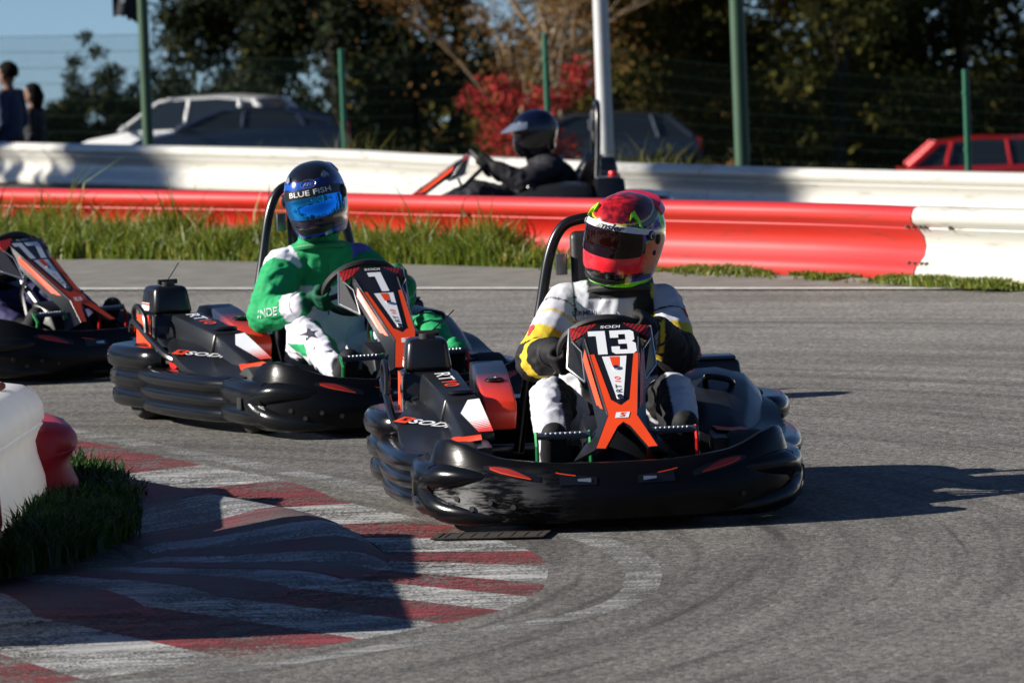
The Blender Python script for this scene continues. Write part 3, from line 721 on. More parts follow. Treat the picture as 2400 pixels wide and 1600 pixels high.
    mb = B(); mb.tube([(.505, -.43, .54), (.42, -.55, .60), (.40, -.58, .615)], .0022, 5); mb.build('aerial', MATB, ab)
    mb = B(); mb.poly([(.5875, -.50, .438), (.5875, -.40, .438), (.5845, -.40, .468), (.5845, -.50, .468)]); mb.build('warning_label', WHT, ab, smooth=False)
    mb = B(); mb.poly([(.5855, -.50, .458), (.5855, -.40, .458), (.5850, -.40, .466), (.5850, -.50, .466)]); mb.build('label_stripe', ORG, ab, smooth=False)
    # sloping engine cover
    mb = B(); mb.hexa([(.41, -.26, .33), (.555, -.26, .34), (.500, .135, .285), (.355, .165, .285), (.415, -.26, .432), (.535, -.26, .425), (.478, .13, .362), (.37, .16, .366)])
    ec = mb.build('engine_cover', GREY, K, bevel=.008)
    mb = B(); mb.hexa([(.345, .162, .25), (.495, .132, .25), (.475, .42, .235), (.335, .42, .235), (.365, .155, .362), (.474, .128, .357), (.435, .42, .262), (.335, .42, .266)])
    rp = mb.build('cover_ramp', GREY, K, bevel=.006)
    mb = B(); mb.hexa([(.50, -.27, .305), (.60, -.30, .305), (.545, .06, .255), (.49, .10, .255), (.525, -.27, .352), (.585, -.30, .345), (.53, .07, .292), (.49, .10, .300)]); mb.build('cover_lip', GREY, K, bevel=.008)
    mb = B(); mb.ball((.418, .085, .378), .050, .034, .012, 14, 8); mb.build('cover_vent', BLK, ec)
    M = frame((.4525, -.09, .4025), (-.14, .97, -.17), (-.97, -.14, .04))
    flat_print('lettering', text_geo('RT', .01, .0, 1.25), .052, M @ Matrix.Translation((-.065, 0, 0)), WHT, ec, .0045)
    flat_print('lettering', text_geo('10', .01, .0, 1.25), .052, M @ Matrix.Translation((.040, 0, 0)), ORG, ec, .0045)
    # sticker on the ramp
    def ramp(a, b2): p0 = Vector((.474, .128, .357)).lerp(Vector((.365, .155, .362)), a); p1 = Vector((.435, .42, .262)).lerp(Vector((.335, .42, .266)), a); return p0.lerp(p1, b2) + Vector((0, .0006, .0035))
    mb = B(); mb.poly([ramp(.62, .06), ramp(.98, .04), ramp(.98, .98), ramp(.50, .98), ramp(.22, .42)]); mb.build('ramp_sticker', STKP, rp, smooth=False)
    # red tank beside the seat
    mb = B(); mb.rings([[(x0, y, z) for x0, y, z in ((.245, y0, zb), (.36, y0, zb), (.36 + dx, y0, zt), (.25 + dx, y0, zt))] for y0, zb, zt, dx in
                        ((-.52, .28, .40, 0), (-.46, .27, .443, 0), (-.36, .26, .450, 0), (-.26, .25, .435, -.004), (.0, .25, .378, -.008), (.10, .25, .345, -.012), (.125, .25, .31, -.012))])
    tk = mb.build('fuel_tank', TANKP, K, bevel=.008, angle=50)
    mb = B(); mb.ball((.298, -.10, .402), .034, .030, .012, 16, 8); mb.build('filler_recess', BLK, tk)
    mb = B(); mb.tube([(.318, -.09, .410), (.298, -.085, .413), (.285, -.09, .411)], .005, 6); mb.build('filler_latch', CHROME, tk)
    # engine block bits seen below the cover
    mb = B(); mb.hexa([(.44, -.24, .12), (.60, -.24, .12), (.56, .04, .12), (.42, .06, .12), (.44, -.24, .30), (.58, -.24, .30), (.54, .04, .25), (.42, .06, .25)]); mb.build('engine_block', MATB, K, bevel=.01)
    mb = B(); mb.cyl((.59, -.03, .255), (.9, .3, .2), .038, .03, 16); mb.build('clutch_cover', REDP, K, bevel=.004)
    mb = B(); mb.cyl((.55, .07, .262), (.5, .8, .2), .018, .03, 10); mb.build('oil_plug', REDP, K)
    for k in range(4):
        mb = B(); z = .15 + k * .03; mb.box((.555, -.22, z), (.61, -.05, z + .012)); mb.build('cooling_fin', STEEL, K, smooth=False)
    # guard loop over the exhaust
    mb = B(); mb.tube(catmull([(.655, -.43, .36), (.66, -.37, .40), (.655, -.20, .345), (.645, -.02, .285), (.625, .05, .262)], 6), .014, 8); gl = mb.build('engine_guard', BLK, K)
    mb = B(); mb.tube(catmull([(.657, -.36, .385), (.66, -.37, .44), (.655, -.33, .462), (.652, -.25, .425), (.655, -.22, .36)], 6), .011, 8); mb.build('guard_loop', BLK, gl)
    # rear mudguards
    for s in (1, -1):
        mb = B(); rs = []
        for a in np.linspace(-15, 120, 12):
            c, si = math.cos(R(a)), math.sin(R(a)); rs.append([(s * .475, -.42 + .162 * c, .14 + .162 * si), (s * .635, -.42 + .162 * c, .14 + .162 * si), (s * .635, -.42 + .170 * c, .14 + .170 * si), (s * .475, -.42 + .170 * c, .14 + .170 * si)])
        mb.rings(rs); mb.build('mudguard', GREY, K, angle=50)
    # --- pod box on the driver's left with strap handle and red cap
    mb = B(); mb.rings([[(x0, y, z) for x0, y, z in ((-.60 + e, y, .16), (-.60 + e, y, zt - .09), (-.545 + e * .7, y, zt - .025), (-.45, y, zt), (-.33, y, zt - .005), (-.32, y, .16))] for y, zt, e in
                        ((-.30, .33, .02), (-.24, .405, .0), (-.10, .415, .0), (.06, .395, .01), (.22, .345, .03), (.40, .285, .07), (.48, .25, .10))])
    pb = mb.build('pod_box', GREY, K, bevel=.01, angle=45)
    mb = B(); mb.tube(catmull([(-.395, .10, .385), (-.40, .14, .40), (-.43, .155, .398), (-.47, .155, .388), (-.485, .12, .372)], 5), .011, 8); mb.build('handle', BLK, pb)
    mb = B(); mb.hexa([(-.58, -.50, .20), (-.30, -.50, .20), (-.30, -.28, .20), (-.58, -.28, .20), (-.55, -.48, .425), (-.32, -.48, .425), (-.32, -.29, .425), (-.55, -.29, .425)]); mb.build('battery_box', BLK, K, bevel=.015)
    mb = B(); mb.box((-.54, -.46, .425), (-.33, -.30, .436)); mb.build('battery_lid', BLUEP, K, bevel=.004)
    mb = B(); mb.cyl((-.40, -.42, .452), (0, 0, 1), .036, .034, 16, r2=.030); mb.build('red_cap', REDP, K, bevel=.004)
    # --- seat
    mb = B(); rs = []
    cx = -.075
    for y, z, w, d in ((.30, .20, .19, .03), (.20, .115, .20, .03), (.05, .075, .205, .05), (-.10, .085, .21, .09), (-.20, .15, .215, .13), (-.26, .27, .22, .14), (-.30, .40, .215, .12), (-.335, .53, .19, .07), (-.345, .60, .14, .03)):
        rs.append([(cx + w * t, y + d * abs(t) ** 2.2 * (.9 if z > .12 else .3), z + (d * abs(t) ** 2.2 * (1.6 if z < .14 else .25))) for t in np.linspace(-1, 1, 13)])
    mb.rings(rs, closed=False); st = mb.build('seat', BLK, K)
    md = st.modifiers.new('thick', 'SOLIDIFY'); md.thickness = .012; md.offset = 0
    # --- roll hoop, head restraint
    hoop = catmull([(.215, -.27, .14), (.175, -.31, .36), (.118, -.335, .62), (.080, -.345, .80), (.035, -.35, .892), (-.03, -.352, .920), (-.12, -.352, .920), (-.185, -.35, .892), (-.23, -.345, .80), (-.268, -.335, .62), (-.325, -.31, .36), (-.365, -.27, .14)], 6)
    mb = B(); mb.tube(hoop, .019, 10); mb.build('roll_hoop', BLK, K)
    mb = B(); mb.hexa([(-.155, -.345, .40), (.005, -.345, .40), (.005, -.30, .40), (-.155, -.30, .40), (-.160, -.36, .885), (.010, -.36, .885), (.010, -.31, .875), (-.160, -.31, .875)]); mb.build('headrest', PADM, K, bevel=.022, seg=3)
    for x in (.042, -.192):
        mb = B(); mb.box((x - .019, -.335, .735), (x + .019, -.30, .805)); mb.build('hoop_bracket', STEEL, K, bevel=.003)
    mb = B(); mb.box((-.125, -.3625, .50), (-.03, -.359, .80)); mb.build('seat_label', WHT, K, smooth=False)
    for s in (1, -1):
        mb = B(); mb.tube([(cx + s * .11, -.33, .56), (cx + s * .13, -.335, .42), (cx + s * .15, -.32, .30)], .016, 8); mb.build('seat_stay', BLK, K)
    # --- steering: wheel, column
    wc = Vector((-.045, .410, .527)); wu = Vector((0, .66, .75)).normalized(); wx = Vector((1, 0, 0)); wnrm = wx.cross(wu)
    mb = B(); mb.tube([wc + wx * (.150 * math.cos(a)) + wu * (.135 * math.sin(a)) for a in np.linspace(0, 2 * math.pi, 40, endpoint=False)], .0155, 8, loop=True); sw = mb.build('steering_wheel', MATB, K)
    for a in (90, 205, 335):
        mb = B(); mb.tube([wc - wnrm * 0, wc + wx * (.145 * math.cos(R(a))) + wu * (.13 * math.sin(R(a)))], .011, 6); mb.build('spoke', BLK, sw)
    mb = B(); mb.tube([wc, wc + Vector((.0, .30, -.27)), Vector((-.045, .86, .12))], .014, 8); mb.build('steering_column', STEEL, K)
    # --- nose panel
    n_ = Vector((0, .562, .827)); vd = Vector((0, .827, -.562)); top = Vector((-.05, .52, .615))
    def P(x, v, out=0.0): return top + Vector((x, 0, 0)) + vd * v + n_ * out       # x: driver's right
    half = [(.042, 0), (.092, .055), (.086, .10), (.047, .485), (.102, .655), (.068, .655), (.020, .545)]
    mb = B(); outl = [P(x, v) for x, v in half] + [P(0, .525)] + [P(-x, v) for x, v in reversed(half)]
    mb.prism(outl, n_ * -.012); npn = mb.build('nose_panel', BLK, K, bevel=.002, angle=25)
    for s in (1, -1):
        # shoulder flap, side flap with bright edge
        A = P(s * .042, 0); Bc = P(s * .092, .055); D = Vector((-.05 + s * .133, .520, .602)); C = Vector((-.05 + s * .128, .565, .563))
        mb = B(); mb.prism([A, Bc, C, D], n_ * -.006); mb.build('shoulder_flap', FLAPP, npn, smooth=False)
        E_ = Vector((-.05 + s * .145, .545, .475)); G = Vector((-.05 + s * .097, .665, .435)); Hh = Vector((-.05 + s * .100, .60, .53))
        mb = B(); mb.prism([D, C, Hh, G, E_], Vector((-s * .008, -.004, 0))); mb.build('side_flap', BLK, npn, smooth=False)
        mb = B(); mb.tube([D, E_, G], .0042, 6); mb.tube([C, Hh, G], .003, 6); mb.build('flap_edge', SILV, npn)
        # flared side wall of the leg
        rs = []
        for v, hx, o1 in ((.06, .090, .012), (.20, .076, .020), (.35, .061, .026), (.485, .048, .032), (.57, .076, .050), (.655, .103, .068)):
            rs.append([P(s * hx, v, -.002), P(s * (hx + o1), v, -.045), P(s * (hx + o1 - .006), v, -.05), P(s * (hx - .004), v, -.012)])
        mb = B(); mb.rings(rs); mb.build('leg_wall', GREY, npn, angle=30)
        mb = B(); mb.add([P(s * .0905, .13, -.0045), P(s * .0985, .16, -.024), P(s * .072, .40, -.030), P(s * .0575, .44, -.010)], [(0, 1, 2, 3)])
        o = mb.build('side_flash', ORG, npn, smooth=False); o.location = (s * .0022, 0, .0014)
        mb = B(); mb.tube([P(s * .088, .08, .0), P(s * .0475, .485, .0)], .0026, 6); mb.build('panel_edge', STEEL, npn)
        # orange leg stripe running into the fork
        mb = B(); mb.poly([P(s * .084, .165, .0015), P(s * .064, .165, .0015), P(s * .030, .405, .0015), P(0, .435, .0015), P(0, .520, .0015), P(s * .020, .541, .0015), P(s * .069, .653, .0015), P(s * .098, .650, .0015), P(s * .046, .487, .0015)])
        mb.build('leg_stripe', ORG, npn, smooth=False)
    M = frame(P(0, .105), (-1, 0, 0), -vd)
    flat_print('number', digits(num), .124, M, WHT, npn, .0022)
    flat_print('lettering', text_geo('SODI', .01, .15, 1.5), .014, frame(P(0, .022), (-1, 0, 0), -vd), WHT, npn, .0022)
    mb = B(); mb.poly([P(.040, .178, .0018), P(-.040, .178, .0018), P(-.010, .402, .0018), P(.010, .402, .0018)]); mb.build('panel_sticker', WHT, npn, smooth=False)
    mb = B(); mb.poly([P(.016, .182, .0028), P(-.016, .182, .0028), P(-.011, .232, .0028), P(.010, .232, .0028)]); mb.build('sticker_flash', ORG, npn, smooth=False)
    Mt = frame(P(0, .318), vd * -1, Vector((1, 0, 0)))
    flat_print('lettering', text_geo('RT', .0, .1, 1.3), .019, Mt @ Matrix.Translation((-.030, 0, 0)), BLK, npn, .003)
    flat_print('lettering', text_geo('10', .0, .1, 1.3), .019, Mt @ Matrix.Translation((.018, 0, 0)), ORG, npn, .003)
    for v in (.240, .392):
        mb = B(); mb.cyl(P(0, v, .003), n_, .010, .010, 12); mb.build('bolt', CHROME, npn, bevel=.002)
    Ml = frame(P(0, .486), (-1, 0, 0), -vd)
    sq = np.array([(-.75, -.42, 0), (.55, -.42, 0), (.75, .42, 0), (-.55, .42, 0)]); flat_print('emblem', (sq, [(0, 1, 2, 3)]), .034, Ml, WHT, npn, .003)
    ssh = np.array([(-.30, -.26, 0), (.10, -.26, 0), (.24, .06, 0), (.0, .06, 0), (.06, .20, 0), (.34, .20, 0), (.34, .30, 0), (-.08, .30, 0), (-.20, -.02, 0), (.05, -.02, 0), (-.02, -.16, 0), (-.30, -.16, 0)])
    flat_print('emblem_mark', (ssh, [tuple(range(len(ssh)))]), .036, Ml, ORG, npn, .0042)
    # front number-plate stay and clips
    mb = B(); mb.tube([(-.02, .60, .47), (-.02, .56, .36), (-.02, .62, .14)], .010, 6); mb.build('panel_stay', CHROME, K)
    # --- front inner box and pedals
    mb = B(); mb.hexa([(-.16, .72, .06), (.09, .72, .06), (.09, 1.0, .06), (-.16, 1.0, .06), (-.15, .74, .34), (.075, .74, .34), (.07, .86, .30), (-.145, .86, .30)]); mb.build('footwell_box', GREY, K, bevel=.02)
    mb = B(); mb.hexa([(-.30, .98, .15), (.25, .98, .15), (.25, 1.20, .15), (-.30, 1.20, .15), (-.30, 1.0, .205), (.25, 1.0, .205), (.25, 1.20, .200), (-.30, 1.20, .200)]); mb.build('front_deck', MATB, K, bevel=.01)
    for x0, x1, z in ((.060, .232, .288), (-.282, -.125, .292)):
        mb = B(); mb.tube([(x0, .955, z), (x1, .955, z)], .012, 8); pd = mb.build('pedal', BLUEP, K)
        gm = GRN if x0 > 0 else REDP
        for x in (x0, x1):
            mb = B(); mb.tube([(x, .95, z + .012), (x, .955, z), (x, .98, z - .03), (x, .96, .14)], .007, 6); mb.build('pedal_arm', gm, pd)
        for k in range(8):
            mb = B(); x = x0 + (x1 - x0) * (.18 + .64 * k / 7); mb.ball((x, .965, z + .009), .0035, .0035, .0035, 6, 4); mb.build('grip_stud', WHT, pd)
    return K

def place_kart(K, X, Y, th, label, Z=0.0):
    K.location = (X, Y, Z); K.rotation_euler = (0, 0, R(180 + th)); tag(K, label, 'kart', 'rental karts on the track'); return K
def renumber(K, s):
    np_ = [c for c in K.children if c.name.split('.')[0] == 'nose_panel'][0]
    n_ = Vector((0, .562, .827)); vd = Vector((0, .827, -.562)); top = Vector((-.05, .52, .615))
    flat_print('number', digits(s), .124, frame(top + vd * .105, (-1, 0, 0), -vd), WHT, np_, .0022)
kart13 = make_kart('13')
place_kart(kart13, .239, 21.4, 3.5, 'black kart with orange trim and number 13 on its nose panel')
KARTS = {'13': kart13}
for num, X, Y, th, Z, lab in (('1', -.77, 25.6, 20.0, 0, 'black kart with orange trim and a single digit 1 on its nose panel'),
                              ('17', -2.60, 29.25, 43.0, 0, 'black kart numbered 17, cut off behind the kart with digit 1'),
                              ('7', .27, 43.0, -86.0, terr(.27, 43.0), 'dark kart seen from the side between the red and the white rails')):
    k = copy_tree(kart13, None, skip=('number',)); place_kart(k, X, Y, th, lab, Z); renumber(k, num); KARTS[num] = k
    for c in k.children:
        if c.name.split('.')[0] == 'front_fairing': c.material_slots[0].link = 'OBJECT'; c.material_slots[0].material = FAIR2
# ------------------------------------------------------------------ people
def capsule(mb, a, b, ra, rb, n=14, sx=1.0, sy=1.0):
    """tapered limb with round ends; sx, sy widen the section sideways / front to back"""
    a = Vector(a); b = Vector(b); t = (b - a); L_ = t.length; t.normalize()
    u = Vector((1, 0, 0)); u = (u - t * u.dot(t))
    if u.length < .1: u = Vector((0, 1, 0)); u = u - t * u.dot(t)
    u.normalize(); w = t.cross(u); rs = []
    for k in range(1, 5):
        q = math.pi / 2 * k / 4; rs.append((a - t * (ra * math.cos(q)), ra * math.sin(q)))
    for k in range(4, 0, -1):
        q = math.pi / 2 * k / 4; rs.append((b + t * (rb * math.cos(q)), rb * math.sin(q)))
    mb.rings([[p + u * (r * sx * math.cos(2 * math.pi * i / n)) + w * (r * sy * math.sin(2 * math.pi * i / n)) for i in range(n)] for p, r in rs])

CLOTH = mat('suit_cloth', rough=.75, attr='col', bump=.25, bscale=35, spec=.3)
def body_mesh(name, caps, colour, parent, voxel=.008, wrinkle=.0042, smooth=3):
    mb = MB()
    for c in caps: capsule(mb, *c[:4], **(c[4] if len(c) > 4 else {}))
    o = mb.build(name, CLOTH, parent)
    rm = o.modifiers.new('r', 'REMESH'); rm.mode = 'VOXEL'; rm.voxel_size = voxel
    sm = o.modifiers.new('s', 'SMOOTH'); sm.factor = .5; sm.iterations = smooth
    dg = bpy.context.evaluated_depsgraph_get(); me = bpy.data.meshes.new_from_object(o.evaluated_get(dg))
    o.modifiers.clear(); old = o.data; o.data = me; bpy.data.meshes.remove(old); me.name = name
    n = len(me.vertices); co = np.empty(n * 3, np.float32); me.vertices.foreach_get('co', co); co = co.reshape(-1, 3)
    no = np.array([v.normal[:] for v in me.vertices], np.float32)
    d = np.empty(n, np.float32); cols = np.ones((n, 4), np.float32)
    for i in range(n):
        p = Vector(co[i]); c, wr = colour(p)
        cols[i, :3] = c
        q = p + Vector((noise.noise(p * 7), noise.noise(p * 7 + Vector((9, 0, 0))), noise.noise(p * 7 + Vector((0, 9, 0))))) * .05
        f = (1 - abs(noise.noise(Vector((q.x * 9, q.y * 13, q.z * 24)))) * 2.6); g = 1 - abs(noise.noise(Vector((q.x * 26 + 4, q.y * 14, q.z * 30)))) * 2.4
        d[i] = wrinkle * wr * (max(f, -.4) * 1.3 + max(g, -.4) * .7)
    co = co + no * d[:, None]; me.vertices.foreach_set('co', co.ravel())
    at = me.color_attributes.new('col', 'FLOAT_COLOR', 'POINT'); at.data.foreach_set('color', cols.ravel())
    if not me.materials: me.materials.append(CLOTH)
    me.polygons.foreach_set('use_smooth', [True] * len(me.polygons)); me.update()
    return o

WC = Vector((-.045, .410, .527)); WU = Vector((0, .66, .75)).normalized(); WX = Vector((1, 0, 0)); WN = WX.cross(WU)   # WN points to the nose side
def rim(a): return WC + WX * (.150 * math.cos(R(a))) + WU * (.135 * math.sin(R(a)))
def hand(caps, a, wrist):
    """fist closed round the steering wheel at rim angle a"""
    Pp = rim(a); T = (rim(a + 4) - rim(a - 4)).normalized(); Ro = (Pp - WC).normalized(); back = -WN
    if back.y > 0: back = -back
    wrist = Vector(wrist)
    caps.append((Pp + back * .030 + Ro * .012 - T * .026, Pp + back * .030 + Ro * .012 + T * .026, .022, .022))      # palm
    caps.append((wrist, Pp + back * .034 + Ro * .012, .030, .024))
    for k, ln in zip((-.034, -.012, .011, .032), (.92, 1.0, .97, .82)):
        b0 = Pp + T * k + back * .024 + Ro * .026; b1 = Pp + T * k + Ro * .036 - back * .006; b2 = Pp + T * k + Ro * .014 - back * .031 * ln; b3 = Pp + T * k * .95 - Ro * .016 * ln - back * .024
        caps.append((b0, b1, .0105, .010)); caps.append((b1, b2, .010, .0095)); caps.append((b2, b3, .0095, .0085))
    s = 1 if T.z > 0 else -1
    t0 = Pp + back * .028 - Ro * .012 + T * s * .014; t1 = Pp - Ro * .026 + T * s * .034 + back * .010; t2 = Pp - Ro * .018 + T * s * .050 - back * .014
    caps.append((t0, t1, .012, .011)); caps.append((t1, t2, .011, .0095))

def driver_caps(j, bulk=1.0):
    c = []
    pel, ch, nk = Vector(j['pelvis']), Vector(j['chest']), Vector(j['neck'])
    c.append((pel + Vector((.07, 0, 0)), pel - Vector((.07, 0, 0)), .115, .115))
    c.append((pel, ch, .135 * bulk, .150 * bulk, dict(sx=1.12, sy=.82)))
    sr, sl = Vector(j['shR']), Vector(j['shL'])
    c.append((ch, (sr + sl) / 2 + Vector((0, .0, -.03)), .145 * bulk, .12, dict(sx=1.18, sy=.8)))
    c.append((sr, sl, .074, .074)); c.append(((sr + sl) / 2, nk, .105, .085)); c.append((nk - Vector((0, 0, .03)), nk + Vector((0, .01, .09)), .088, .080))
    c.append((sr.lerp(sl, .14) + Vector((0, 0, .012)), nk + Vector((.02, 0, .01)), .07, .07)); c.append((sl.lerp(sr, .14) + Vector((0, 0, .012)), nk + Vector((-.02, 0, .01)), .07, .07))
    for s, sh in (('R', sr), ('L', sl)):
        el = Vector(j['el' + s]); wr = Vector(j['wr' + s])
        c.append((sh, el, .080, .070)); c.append((el, wr, .070, .046)); hand(c, j['rim' + s], wr)
        hip = pel + Vector((.095 if s == 'R' else -.095, .04, -.02)); kn = Vector(j['kn' + s]); an = Vector(j['an' + s])
        c.append((hip, kn, .098, .066)); c.append((kn, an, .066, .047)); c.append((kn.lerp(an, .12), kn.lerp(an, .45), .062, .062))
        to = Vector(j['toe' + s]); c.append((an + Vector((0, -.01, -.035)), an + Vector((0, .03, .0)), .042, .042)); c.append((an + Vector((0, .015, -.02)), to, .044, .040, dict(sx=1.08)))
    return c

# ---- helmets
def helm_pt(az, el, off=0.0):
    d = Vector((math.sin(az) * math.cos(el), math.cos(az) * math.cos(el), math.sin(el)))
    b = .158 if d.y > 0 else .168
    if d.y > 0 and d.z < 0: b += .030 * min(1, -d.z * 2.2) * d.y
    if d.y < 0 and d.z < 0: b -= .03 * min(1, -d.z * 2)
    a = .131 - .006 * max(0, -d.z); c = .158 if d.z > 0 else .205
    p = 2.35; r = 1.0 / ((abs(d.x) / a) ** p + (abs(d.y) / b) ** p + (abs(d.z) / c) ** p) ** (1 / p) + off
    v = d * r
    if v.z < -.142: v.z = -.142 + (v.z + .142) * .12
    return v
def helm_patch(name, az0, az1, elf0, elf1, off, m, parent, na=40, ne=10, colour=None, thick=True):
    """piece of the shell lifted by off; elf(az) gives lower and upper edge in degrees"""
    V = []; F = []
    for i in range(na + 1):
        az = R(az0 + (az1 - az0) * i / na)
        for k in range(ne + 1):
            e0, e1 = elf0(math.degrees(az)), elf1(math.degrees(az)); el = R(e0 + (e1 - e0) * k / ne); V.append(helm_pt(az, el, off))
    w = ne + 1; nb = len(V)
    for i in range(na):
        for k in range(ne): F.append((i * w + k, (i + 1) * w + k, (i + 1) * w + k + 1, i * w + k + 1))
    if thick:      # turned-in edge
        for i in range(na + 1):
            az = R(az0 + (az1 - az0) * i / na)
            for k in (0, ne):
                e0, e1 = elf0(math.degrees(az)), elf1(math.degrees(az)); el = R(e0 + (e1 - e0) * k / ne); V.append(helm_pt(az, el, -.004))
        for i in range(na):
            F.append((i * w, nb + 2 * i, nb + 2 * i + 2, (i + 1) * w)); F.append((i * w + ne, (i + 1) * w + ne, nb + 2 * i + 3, nb + 2 * i + 1))
    mb = MB(); mb.add(V, F); o = mb.build(name, m, parent, angle=50)
    if colour:
        me = o.data; at = me.color_attributes.new('col', 'FLOAT_COLOR', 'POINT')
        for i, v in enumerate(me.vertices): at.data[i].color = (*colour(v.co), 1)
    return o
def helm_text(name, s, az, el, size, m, parent, off=.004, bold=.0, shear=.2, sx=1.2, tilt=0.0):
    V, F = text_geo(s, bold, shear, sx); out = []
    c0, s0 = math.cos(R(tilt)), math.sin(R(tilt))
    for v in V:
        x, y = v[0] * size, v[1] * size; x, y = x * c0 - y * s0, x * s0 + y * c0
        out.append(helm_pt(R(az) - x / .145, R(el) + y / .15, off))
    mb = MB(); mb.add(out, F); return mb.build(name, m, parent, smooth=False)
SHELL = mat('helmet_paint', rough=.18, attr='col', coat=.6)
def helmet(parent, loc, yaw, pitch, roll, colour, visor_m, strip_m, name='helmet', fine=1):
    """colour(dir az deg, el deg, point) -> rgb"""
    V = []; F = []; na, ne = 130 * fine, 72 * fine
    cols = []
    for k in range(ne + 1):
        el = R(-89.9 + 179.8 * k / ne)
        for i in range(na):
            az = R(-180 + 360 * i / na); p = helm_pt(az, el); V.append(p[:]); cols.append(colour(math.degrees(az), math.degrees(el), p))
    for k in range(ne):
        for i in range(na): j = (i + 1) % na; F.append((k * na + i, k * na + j, (k + 1) * na + j, (k + 1) * na + i))
    o = np_mesh(name, np.array(V), np.array(F), SHELL, parent, smooth=True)
    at = o.data.color_attributes.new('col', 'FLOAT_COLOR', 'POINT'); c4 = np.ones((len(V), 4), np.float32); c4[:, :3] = cols; at.data.foreach_set('color', c4.ravel())
    o.location = loc
    o.rotation_mode = 'XYZ'
    o.matrix_local = Matrix.Translation(loc) @ Matrix.Rotation(R(yaw), 4, 'Z') @ Matrix.Rotation(R(pitch), 4, 'X') @ Matrix.Rotation(R(roll), 4, 'Y') @ Matrix.Diagonal((.925, .95, .97, 1))
    return o
GASK = mat('helmet_trim', (.008, .008, .009), .5)
def lerp3(a, b, t): return tuple(x + (y - x) * t for x, y in zip(a, b))

# ---- driver of kart 13: white suit, black and yellow sleeves
W_, K_, Y_, RD = (.46, .47, .52), (.008, .008, .010), (.58, .42, .03), (.55, .02, .03)
def near(p, a, b):
    a = Vector(a); b = Vector(b); t = max(0, min(1, (p - a).dot(b - a) / (b - a).length_squared)); return (p - a.lerp(b, t)).length, t
J13 = dict(pelvis=(-.075, -.06, .23), chest=(-.09, -.09, .47), neck=(-.125, -.02, .665), shR=(.045, -.06, .640), shL=(-.265, -.06, .625),
           elR=(.165, .10, .475), wrR=(.125, .335, .515), rimR=-19, elL=(-.305, .14, .480), wrL=(-.215, .355, .575), rimL=139,
           knR=(.150, .48, .375), knL=(-.255, .48, .375), anR=(.168, .83, .225), anL=(-.250, .83, .235), toeR=(.172, .915, .290), toeL=(-.252, .915, .312))
def col13(p):
    dr, tr = near(p, J13['shR'], J13['elR']); dr2, tr2 = near(p, J13['elR'], J13['wrR']); dl, tl = near(p, J13['shL'], J13['elL']); dl2, tl2 = near(p, J13['elL'], J13['wrL'])
    hr = (p - rim(J13['rimR'])).length; hl = (p - rim(J13['rimL'])).length
    if hr < .085 or hl < .085: return K_, .15
    if p.y > .30 or p.z < .40:
        for s in 'RL':
            d, t = near(p, J13['kn' + s], J13['an' + s]); dt, tt = near(p, J13['an' + s], J13['toe' + s])
            if (dt < .075 and tt > .12) or (p.z < .30 and p.y > .86): return K_, .1
            if d < .12:
                inner = (p.x - Vector(J13['kn' + s]).x) * (1 if s == 'R' else -1)
                if inner < -.022: return K_, 1.2
                return W_, 1.2
        if p.y < .45 and p.z < .45:
            side = abs(p.x + .075)
            return (W_ if side > .09 else K_), 1.2
    if min(dr, dr2) < .085 and p.x > .03:
        if dr2 < dr or tr > .93: return ((Y_ if (p.z - .475 + .10 * math.sin(p.y * 40)) > .0 and tr2 < .45 else K_)), 1.0
        if tr > .62: return (Y_ if p.x - .1 + (tr - .75) * .3 > -.02 else (.6, .25, .02)), 1.0
        if abs(tr - .36) < .018: return (.55, .35, .10), .8
        if abs(tr - .16) < .012: return K_, .8
        return W_, .8
    if min(dl, dl2) < .085 and p.x < -.24:
        if dl2 < dl or tl > .88: return K_, 1.0
        if tl > .66: return Y_, .8
        if abs(tl - .36) < .02: return K_, .8
        return W_, .8
    if p.z > .665 and abs(p.x + .125) < .105: return K_, .3
    # chest: white with dark side panels
    if (p - Vector((-.205, p.y, .635))).length < .040 and p.y > 0: return (.012, .014, .008), .8
    if p.z < .475 and abs(p.x + .085) < .10 and p.y > 0: return K_, .8
    if abs(p.z - .478) < .010 and p.y > 0: return Y_, .8
    if abs(p.x + .235) < .012 and p.z > .50: return Y_, .8
    if abs(p.x - .045) < .022 and p.z > .45: return (Y_ if p.z < .60 else K_), .8
    if p.x < -.215 and p.z < .62: return K_, .8
    return W_, 1.0
d13 = empty('person'); d13.parent = None
tag(d13, 'person in white, yellow and black race suit and a multicoloured helmet, driving kart 13', 'person', 'kart drivers')
d13.matrix_world = Matrix.Translation((.239, 21.4, 0)) @ Matrix.Rotation(R(183.5), 4, 'Z')
bd13 = body_mesh('body', driver_caps(J13), col13, d13, voxel=.0075)

